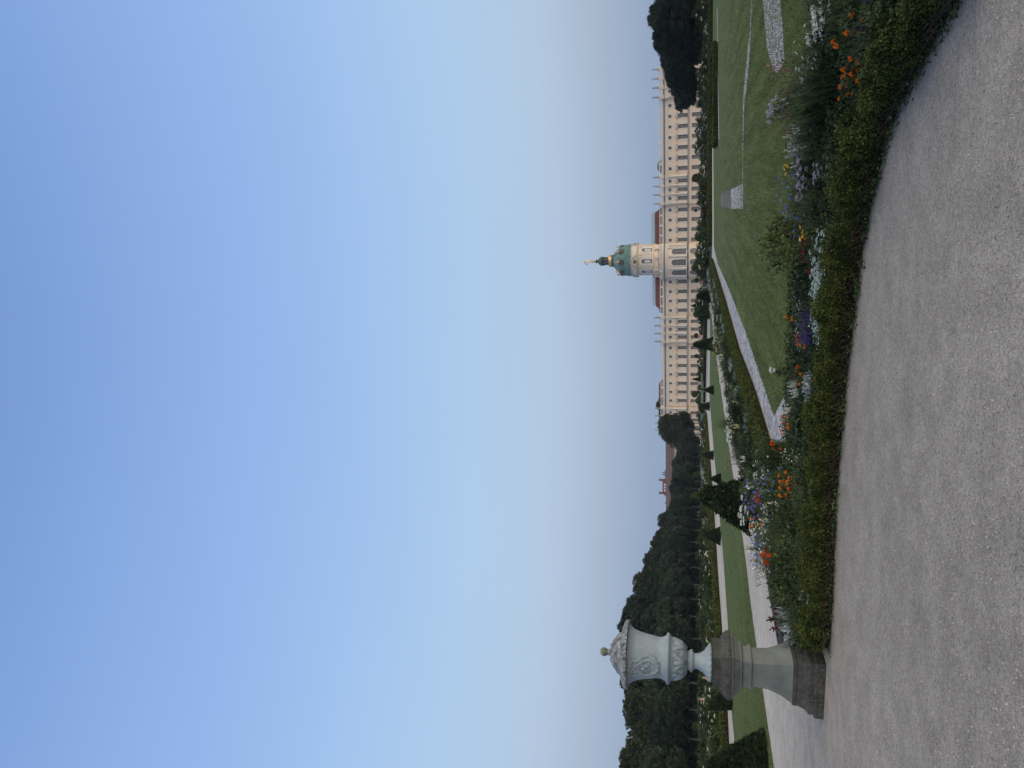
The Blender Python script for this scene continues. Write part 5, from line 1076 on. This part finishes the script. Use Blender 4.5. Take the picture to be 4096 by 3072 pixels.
def band(kind, y0, y1, x0, x1, t0, t1, n, where, wd=None):
    """n plants between pixel columns y0..y1 whose tops reach pixel x0..x1, standing t0..t1 metres behind the hedge front"""
    for _ in range(n):
        y = random.uniform(y0, y1); t = random.uniform(t0, t1); b = fpt(y) + rdir(y) * t; h = P(random.uniform(x0, x1), y, b[1])[2]
        if h < .06: continue
        put(kind, b[0], b[1], min(h, 1.35), where, wd)
WR, WM_, WC, WL = 'at the right end of the front bed', 'in the right half of the front bed', 'in the middle of the front bed', 'in the left part of the front bed'
WU = 'near the stone pedestal'
# silhouettes of the mass of foliage: pixel x of the top against pixel y
SY = [-60, 0, 100, 200, 300, 400, 500, 600, 700, 800, 900, 1000, 1100, 1200, 1300, 1400, 1500, 1600, 1700, 1800, 1900, 2000, 2100, 2200, 2300, 2400, 2500, 2560]
SX = [3190, 3210, 3220, 3250, 3190, 3180, 3200, 3215, 3195, 3215, 3170, 3175, 3225, 3245, 3240, 3240, 3200, 3165, 3160, 3130, 3080, 3045, 3045, 3050, 3060, 3085, 3135, 3170]
def top(y): return float(np.interp(y, SY, SX))
for _ in range(800):
    y = random.uniform(-60, 2560) if _ < 620 else random.uniform(2020, 2560); dmax = float(np.interp(y, [0, 1900, 2350, 2560], [3.6, 3.1, 1.45, .6])); t = random.uniform(.42, max(dmax, .5)); b = fpt(y) + rdir(y) * t
    f = min(t / min(1.9, dmax * .75), 1.0) ** (1.6 if y < 500 else 1.0)
    xt = 3262 * (1 - f) + top(y) * f if y > 1000 else (np.interp(y, [0, 1000], [3500, 3330])) * (1 - f) + top(y) * f
    h = min(P(xt + random.uniform(0, 50), y, b[1])[2], .8)
    if h > .07: put(random.choice(['feather', 'feather', 'darkfeather', 'darkfeather', 'bush', 'darkbush', 'darkbush', 'strap'] if y > 1500 else ['darkfeather', 'darkfeather', 'feather', 'bush', 'darkbush', 'darkbush']), b[0], b[1], h, 'in the front flower bed')
band('marigold', 60, 340, 3330, 3440, .8, 1.4, 15, WR, .34); band('flame', 200, 340, 3400, 3440, .7, 1.0, 2, WR, .2); band('flame', 230, 330, 3400, 3450, .8, 1.2, 1, WR, .4)
band('salvia', -40, 90, 3355, 3420, 1.0, 1.8, 5, WR, .45); band('whitephlox', 20, 130, 3240, 3290, 2.0, 2.8, 4, WR); band('whitephlox', -60, 40, 3240, 3330, 1.6, 2.8, 4, WR)
band('phlox', 160, 300, 3160, 3260, 2.0, 3.0, 1, WR, .4); band('cosmos', 150, 330, 3150, 3250, 2.0, 3.0, 6, WR); band('pink', 232, 240, 3072, 3076, 2.8, 3.0, 1, WR, .16); band('stalk', 180, 420, 3040, 3090, 2.2, 3.4, 12, WR); band('darkfeather', 150, 480, 3130, 3190, 1.6, 2.8, 14, WR); band('darkfeather', 480, 860, 3140, 3190, 1.8, 3.0, 12, WM_)
band('snap', 300, 350, 3175, 3200, 2.0, 2.6, 4, WR); band('phlox', 370, 430, 3058, 3085, 2.4, 3.0, 2, WR, .28); band('phlox', 240, 290, 3200, 3230, 2, 2.6, 2, WR, .4); band('grass', 320, 500, 3090, 3160, 1.6, 2.6, 10, WR, .65)
band('snap', 495, 620, 3105, 3170, 2.2, 3.2, 18, WM_, .42); band('stalk', 380, 560, 3045, 3090, 2.2, 3.2, 8, WM_); band('snap', 480, 600, 3330, 3345, 1.1, 1.4, 2, WM_); band('phlox', 570, 740, 3165, 3210, 2.0, 3.0, 9, WM_, .42); band('phlox', 580, 700, 3240, 3330, 1.2, 1.8, 3, WM_, .3)
band('stalk', 480, 640, 3075, 3110, 2.4, 3.2, 4, WM_); band('cornflower', 620, 860, 3105, 3140, 2.4, 3.0, 5, WM_, .4); band('yellow', 630, 700, 3120, 3150, 2.2, 2.8, 1, WM_, .35); band('pink', 715, 725, 3318, 3322, 1.1, 1.2, 1, WM_, .25)
band('cosmos', 700, 830, 3320, 3380, .8, 1.2, 4, WM_); band('feather', 760, 860, 3150, 3200, 1.6, 2.6, 6, WM_); band('tan', 780, 840, 3140, 3180, 2.2, 2.8, 2, WM_)
band('lime', 880, 1010, 3000, 3060, 2.0, 2.8, 5, WC, .55); band('lime', 930, 1080, 3090, 3140, 1.7, 2.4, 4, WC, .5); band('cornflower', 885, 905, 3170, 3180, 1.6, 2.0, 2, WC, .4); band('yellow', 890, 910, 3180, 3320, 1.0, 1.8, 2, WC, .35)
band('broad', 860, 980, 3290, 3330, .9, 1.3, 3, WC); band('dahlia', 1010, 1060, 3170, 3250, 1.3, 2.2, 4, WC, .45); band('flame', 975, 1010, 3300, 3320, .8, 1.0, 1, WC, .3)
band('alyssum', 1045, 1320, 3248, 3280, .55, 1.1, 20, WC, .30); band('salvia', 1170, 1220, 3172, 3180, 2.2, 2.8, 2, WC, .4); band('salvia', 1250, 1380, 3172, 3200, 1.4, 2.6, 8, WC, .42)
band('gomphrena', 1210, 1450, 3178, 3190, 2.2, 3.0, 7, WC, .4); band('marigold', 1230, 1280, 3135, 3165, 2.4, 2.8, 1, WC, .25); band('flame', 1340, 1440, 3160, 3180, 1.8, 2.6, 1, WC, .3); band('marigold', 1380, 1390, 3190, 3200, 1.4, 1.7, 1, WC, .25)
band('cleome', 1486, 1490, 3042, 3046, 2.0, 2.2, 1, WC, .5); band('stalk', 1510, 1520, 3070, 3080, 2.0, 2.2, 1, WC); band('flame', 1450, 1470, 3168, 3190, 1.5, 2.0, 1, WC, .2); band('marigold', 1500, 1540, 3185, 3200, 1.2, 1.6, 1, WC, .25); band('snap', 1530, 1600, 3140, 3150, 1.8, 2.2, 3, WC, .4)
band('silver', 1535, 1590, 3205, 3225, .9, 1.2, 3, WC, .42); band('strap', 1480, 1640, 3110, 3150, 1.8, 2.6, 8, WC); band('yellow', 1605, 1620, 3235, 3250, .8, 1.0, 1, WC, .2)
band('broad', 1600, 1800, 3150, 3230, 1.0, 2.2, 12, WC, .5); band('marigold', 1640, 1730, 3118, 3150, 1.9, 2.4, 2, WC, .35); band('snap', 1636, 1648, 3105, 3115, 2.2, 2.6, 1, WC, .3); band('snap', 1690, 1710, 3225, 3230, .9, 1.1, 1, WC, .3)
band('cosmos', 1780, 1880, 3160, 3220, 1.0, 1.8, 5, WC); band('flame', 1770, 1780, 3065, 3075, 2.6, 2.9, 1, WL, .3); band('pink', 1790, 1850, 3050, 3060, 2.4, 3.0, 2, WL, .35); band('marigold', 1770, 1880, 3055, 3100, 2.2, 3.0, 4, WL, .3)
band('gomphrena', 1820, 1900, 3110, 3140, 1.6, 2.4, 4, WL); band('snap', 1815, 1850, 3030, 3040, 2.6, 3.0, 2, WL); band('marigold', 1905, 1990, 3115, 3160, 1.2, 1.9, 8, WL, .36); band('cleome', 1948, 1952, 2944, 2950, 2.4, 2.5, 1, WL, .6); band('cosmos', 1860, 1960, 3000, 3050, 2.2, 3.0, 6, WL)
band('darkfeather', 1780, 1900, 2990, 3040, 2.4, 3.1, 6, WL); band('allium', 1975, 2075, 2950, 2990, 2.0, 2.9, 6, WL, .5); band('cornflower', 1930, 2000, 2965, 3120, 1.8, 2.8, 5, WL, .4); band('gomphrena', 1995, 2060, 3040, 3090, 1.6, 2.2, 6, WL, .45); band('snap', 2060, 2110, 3020, 3050, 1.8, 2.4, 5, WL)
band('flame', 1955, 2010, 2990, 3012, 2.4, 2.9, 2, WL, .25); band('marigold', 2095, 2105, 3000, 3010, 2.4, 2.7, 1, WL, .2); band('cornflower', 2050, 2080, 3070, 3150, 1.4, 1.9, 3, WL, .3); band('bush', 2010, 2120, 3165, 3190, .9, 1.3, 7, WL, .35)
band('stalk', 2110, 2280, 2968, 3010, 2.0, 2.8, 10, WL, .5); band('cleome', 2212, 2216, 2950, 2954, 2.0, 2.1, 1, WL, .5); band('cornflower', 2170, 2250, 3010, 3060, 1.6, 2.4, 5, WL, .4); band('flame', 2180, 2270, 3015, 3060, 1.2, 1.9, 5, WL, .22); band('cosmos', 2150, 2320, 2998, 3040, 1.4, 2.2, 10, WL); band('cornflower', 2150, 2280, 3000, 3030, 1.4, 2.0, 4, WL, .35)
band('dahlia', 2262, 2275, 3170, 3180, .8, 1.0, 1, WL, .3); band('dahlia', 2300, 2320, 3130, 3145, 1.1, 1.4, 1, WL, .3); band('alyssum', 2140, 2400, 3215, 3232, .5, .8, 9, WL, .24); band('darkbush', 2200, 2330, 3120, 3170, .9, 1.5, 8, WL, .4); band('bush', 2280, 2430, 3065, 3110, 1.0, 1.6, 9, WL, .4)
band('flame', 2400, 2420, 3220, 3225, .5, .6, 1, WU, .18); band('silver', 2450, 2555, 3098, 3130, .7, 1.0, 7, WU, .26); band('dahlia', 2470, 2530, 3068, 3088, .9, 1.2, 3, WU, .3); band('stalk', 2280, 2420, 3020, 3050, 1.4, 1.8, 4, WL, .4); band('alyssum', 2380, 2440, 3185, 3200, .5, .7, 2, WU, .2)
def cover(n, ptf, h, leaf, label, nm='ground_cover', lm='dark_bed_leaves'):
    pts = np.array([ptf() for _ in range(n)]); P0 = np.concatenate([pts, (RNG.random(n) ** 1.3 * h)[:, None]], 1); D = RNG.normal(size=(n, 3)); D[:, 2] = np.abs(D[:, 2]) * .8; l_ = leaf * (.5 + RNG.random(n))
    return tag(link(nm, qmesh([(leaves(P0, D, l_, l_ * .45), 0)], nm), lm), label, kind='stuff')
def _fb():
    y = random.uniform(-100, 2560); dmax = float(np.interp(y, [0, 1900, 2350, 2560], [4.1, 3.6, 1.7, .5])); return fpt(y) + rdir(y) * random.uniform(.3, dmax)
cover(90000, _fb, .26, .05, 'dense low green undergrowth filling the front flower bed')
# side bed beside the white gravel strip
cumS = np.concatenate([[0], np.cumsum(np.linalg.norm(np.diff(SL, axis=0), axis=1))])
def sidept(t, d):
    d = min(d, float(np.interp(t, [0, 2.5, 7], [.7, 1.9, 3.3])) * random.uniform(.8, 1))
    x = np.interp(t, cumS, SL[:, 0]); y = np.interp(t, cumS, SL[:, 1]); return np.array([x, y]) + np.array([-AN[0], -AN[1]]) * d
cover(50000, lambda: sidept(cumS[-1] * random.random() ** 1.4, random.uniform(.45, 3.3)), .3, .08, 'dense low green undergrowth filling the side flower bed')
SK = ['cosmos', 'whitephlox', 'feather', 'darkfeather', 'snap', 'gomphrena', 'bush', 'darkbush', 'darkfeather', 'cosmos', 'whitephlox', 'yellow', 'creamsnap', 'tan', 'darkbush', 'feather', 'cosmos', 'feather', 'bush', 'darkfeather', 'strap']
for _ in range(400):
    t = cumS[-1] * random.random() ** 1.35; d = random.uniform(.65, 3.3); b = sidept(t, d)
    if t < 9 and d > 1.2 and random.random() < .5: continue
    k = random.choice(SK) if d > 1.1 else random.choice(['silver', 'silver', 'feather', 'darkbush'])
    h = random.uniform(.25, .5) if d > 2.3 else random.uniform(.4, .75) if d > 1.1 else random.uniform(.25, .45)
    put(k, b[0], b[1], h, 'in the side bed by the white gravel strip', h * 1.15)
for t, d, k, h in ((14, 2.6, 'strap', 1.1), (15.5, 2.9, 'strap', 1.0), (27, 2.4, 'yellow', .8), (27.6, 2.2, 'yellow', .75), (9, 2.4, 'pink', .75), (10.5, 2.2, 'dahlia', .6), (31, 2.6, 'strap', 1.1), (32, 2.8, 'grass', 1.2), (46, 2.2, 'strap', 1.0)):
    b = sidept(t, d); put(k, b[0], b[1], h, 'in the side bed by the white gravel strip', .8)
# far left bed and the plots before the palace: coarser bushes
def farbush(lm, pm, name, nb): 
    q = crown_quads(.5, .5, .42, .42, 26, 40, .11, .5, up=.3, shell_=.3, lump=.2, cl=.35); b = []
    for _ in range(nb): d = sph(1)[0]; d[2] = abs(d[2]); b.append(umbel(tuple(d * np.array([.5, .5, .42]) + np.array([0, 0, .42])), .05, 3, .07))
    r = empty(name); link('foliage', qmesh([(q, 0)], 'foliage'), lm, r)
    if nb: link('blossoms', qmesh([(np.concatenate(b), 0)], 'blossoms'), pm, r)
    return r
FB = [farbush('shrub_leaves', 'white_petals', 'rose_bush', 12), farbush('shrub_leaves', None, 'shrub', 0), farbush('bed_leaves', 'flame_petals', 'flowering_bush', 5), farbush('topiary_leaves', None, 'shrub', 0), farbush('shrub_leaves', 'cream_petals', 'rose_bush', 9), farbush('feather_leaves', 'white_petals', 'flowering_bush', 20)]
FL = ['bush with white blossoms', 'plain green shrub', 'bush with a few orange blossoms', 'olive green shrub', 'bush with cream blossoms', 'loose plant sprinkled with white']
def fb(k, x, y, h, where, w_=None):
    o = place(FB[k], (x, y), random.uniform(0, 6), h / .9, None, '%s %s' % (FL[k], where), 'bush', '%s %s' % (FL[k], where)); 
    if w_: o.scale = (w_, w_, h / .9)
LB = np.array(GP([(2829, 1650), (2840, 1800), (2856, 2014), (2872, 2271), (2889, 2509), (2911, 2823), (2925, 3110)]))
cl_ = np.concatenate([[0], np.cumsum(np.linalg.norm(np.diff(LB, axis=0), axis=1))])
WF = 'in the far left bed beyond the striped lawn'
for _ in range(190):
    t = random.random() ** .8 * cl_[-1]; b = np.array([np.interp(t, cl_, LB[:, 0]), np.interp(t, cl_, LB[:, 1])]); d = random.uniform(.7, 4.5)
    b = b - AN * d; fb(random.choice([0, 1, 1, 2, 3, 3, 4, 5]), b[0], b[1], random.uniform(.45, .95) * (1.1 if d > 2 else .8), WF)
hedge('box_hedge', list(LB - AN * .35), .5, .38, 40000, .09, 'low box hedge edging the far left bed beyond the striped lawn')
WP = 'in the garden plots between the lawn and the palace'
for _ in range(260):
    y = random.uniform(-60, 1250); D = random.choice([98, 104, 112, 125, 140, 160]) + random.uniform(-2, 2); p = P(2800, y, D); h = random.uniform(.7, 1.5) * (1 if random.random() < .7 else 1.6)
    if 1090 < y < 1185 and D < 135: continue
    fb(random.choice([0, 1, 1, 3, 3, 4, 5]), p[0], p[1], h, WP, random.uniform(1.2, 2.4))
for _ in range(60):
    y = random.uniform(1250, 1700); D = random.choice([150, 165, 185, 210]); p = P(2800, y, D)
    if 1285 < y < 1380 and D < 180: continue
    fb(random.choice([0, 1, 1, 3, 3]), p[0], p[1], random.uniform(.8, 1.6), 'before the left wing of the palace', random.uniform(1.2, 2.2))
for _ in range(70):
    y = random.uniform(1700, 3080); D = float(np.interp(y, [1700, 3080], [165, 80])) * random.uniform(.7, 1); p = P(2800, y, D); fb(random.choice([0, 1, 1, 3]), p[0], p[1], random.uniform(.8, 1.5), 'between the far left bed and the linden row', random.uniform(1.2, 2.2))
# taller shrubs (y, x top, half width px, D)
for i, (y, xt, hw, D, lab) in enumerate([(205, 2782, 30, 120, 'large rounded shrub before the gap in the dark lindens'), (420, 2782, 18, 125, 'tall loose shrub left of the dark lindens'), (520, 2782, 22, 125, 'tall bush under the right wing with white flowers'), (578, 2786, 18, 125, 'rounded bush under the right wing'), (640, 2800, 30, 120, 'wide dark shrub under the right wing windows'), (760, 2802, 26, 130, 'wide shrub under the right columned bay'), (808, 2784, 20, 130, 'tall airy shrub beside the right columned bay'),
                                         (910, 2782, 24, 130, 'tall shrub just right of the dome pavilion'), (980, 2790, 24, 125, 'dense shrub at the right foot of the dome pavilion'), (1025, 2780, 15, 125, 'airy shrub before the middle arch'), (1465, 2790, 20, 160, 'loose grey green bush under the left wing'), (1660, 2782, 14, 190, 'rounded bush at the foot of the round leafy tree'), (2010, 2812, 40, 75, 'spreading bush behind the big juniper'), (30, 2792, 20, 115, 'bushy shrub at the right picture edge')]):
    t = P(xt, y, D); w_ = hw * SCALE(D) * 2; fb([1, 1, 0, 1, 1, 3, 1, 1, 3, 1, 5, 1, 3, 1][i], t[0], t[1], t[2], 'x', w_); o = [q for q in COL.objects if q.get('label', '').endswith(' x')][0]; del o['group']; tag(o, lab, 'shrub')
for o in [q for p_ in (lind + lindR + big + yew + jun + std + FB + list(K.values())) for q in [p_]]:
    if id(o) not in used:
        for c in list(o.children): bpy.data.objects.remove(c)
        bpy.data.objects.remove(o)
# low weeds along the foot of the front hedge, and litter on the gravel
P0 = []; 
for _ in range(260):
    y = random.uniform(0, 2600) ** 1.0; c = fpt(y) - rdir(y) * random.uniform(-.02, .10)
    for _ in range(7): P0.append((c[0] + random.gauss(0, .03), c[1] + random.gauss(0, .03), random.uniform(.005, .05)))
P0 = np.array(P0); D = RNG.normal(size=P0.shape); D[:, 2] = np.abs(D[:, 2]) * .4; l_ = .03 * (.5 + RNG.random(len(P0)))
tag(link('weeds', qmesh([(leaves(P0, D, l_, l_ * .6), 0)], 'weeds'), 'bed_leaves'), 'small green weeds growing along the foot of the front hedge', 'weeds', kind='stuff')
n = 5500; yy = RNG.random(n) * 3300 - 120; xx = 3300 + RNG.random(n) ** .7 * 850; pts = np.array([G(a, b) for a, b in zip(xx, yy)]); keep = [i for i in range(n) if pts[i][1] < fpt(yy[i])[1] - .03 and pts[i][1] > 2.2]
m = MB()
for i in keep:
    s = random.uniform(.003, .009); a = random.uniform(0, 3); x, y = pts[i][:2]; c_, s__ = math.cos(a) * s, math.sin(a) * s
    m.add([(x + c_, y + s__, 0), (x - s__, y + c_, 0), (x - c_ * .8, y - s__ * .8, 0), (x + s__ * .9, y - c_ * .9, 0), (x, y, s * .9)], [(0, 1, 4), (1, 2, 4), (2, 3, 4), (3, 0, 4)])
me = m.mesh(name='pebbles'); me.materials.append(mat('pebble_stone', (0.34, 0.315, 0.28), (0.15, 0.14, 0.125), scale=1.7, island=.45))
tag(link('pebbles', me), 'loose pebbles strewn over the near gravel path', 'pebbles', kind='stuff')

# ------------------------------------------------------------------ grass blades standing on the lawns
def inpoly(p, poly):
    x, y = p; c = False; n = len(poly)
    for i in range(n):
        x1, y1 = poly[i]; x2, y2 = poly[i - 1]
        if (y1 > y) != (y2 > y) and x < (x2 - x1) * (y - y1) / (y2 - y1) + x1: c = not c
    return c
def blades_on(poly, n, x0, x1, y0, y1, mx, name, lm, label, zz=.012):
    poly = [tuple(p) for p in poly]; pts = []
    px = RNG.uniform(x0, x1, n); py = RNG.uniform(y0, y1, n)
    for a, b in zip(px, py):
        g = G(a, b)
        if g[1] < mx and random.random() < (mx - g[1]) / (mx * .5) and inpoly(g[:2], poly): pts.append((g[0], g[1], zz - .004))
    P0 = np.array(pts); P0[:, :2] += RNG.normal(size=(len(P0), 2)) * .03; D = RNG.normal(size=P0.shape) * .45; D[:, 2] = 1; dist = P0[:, 1] / 15; l_ = .03 * (.5 + RNG.random(len(P0))) * dist ** .5
    return tag(link(name, qmesh([(leaves(P0, D, l_, l_ * .35), 0)], name), lm), label, kind='stuff')
mat('blade_green', (0.128, 0.165, 0.070), (0.066, 0.092, 0.034), scale=0.8, rough=.8, island=.3, stretch=(2.6, 0.16, 1, math.radians(16)), detail=5, spec=0.03)
mat('side_blade_green', (0.128, 0.165, 0.066), (0.066, 0.092, 0.034), scale=2.2, rough=.8, island=.3, stretch=(3.0, 0.06, 1, GA), detail=5, spec=0.03)
blades_on(lawnR, 120000, 2890, 3250, -60, 1720, 55, 'grass', 'blade_green', 'short mown grass of the lawn in the middle of the garden')
blades_on(lawnL, 50000, 2880, 3110, 1700, 3090, 45, 'grass', 'side_blade_green', 'short mown grass of the striped side lawn on the left')
# ------------------------------------------------------------------ evening haze
hm = bpy.data.materials.new('evening_haze'); hm.use_nodes = True; ht = hm.node_tree; ht.nodes.clear()
ho = ht.nodes.new('ShaderNodeOutputMaterial'); hv = ht.nodes.new('ShaderNodeVolumePrincipled'); hv.inputs['Color'].default_value = (0.72, 0.82, 0.95, 1); hv.inputs['Density'].default_value = 0.00013; hv.inputs['Anisotropy'].default_value = 0.2
ht.links.new(hv.outputs[0], ho.inputs['Volume'])
hb = MB(); hb.box(-2600, 2600, -700, 3600, -1.0, 62.0); tag(hb.build('haze', hm), 'thin pale blue evening haze hanging over the gardens', kind='stuff')
scene.cycles.volume_bounces = 0
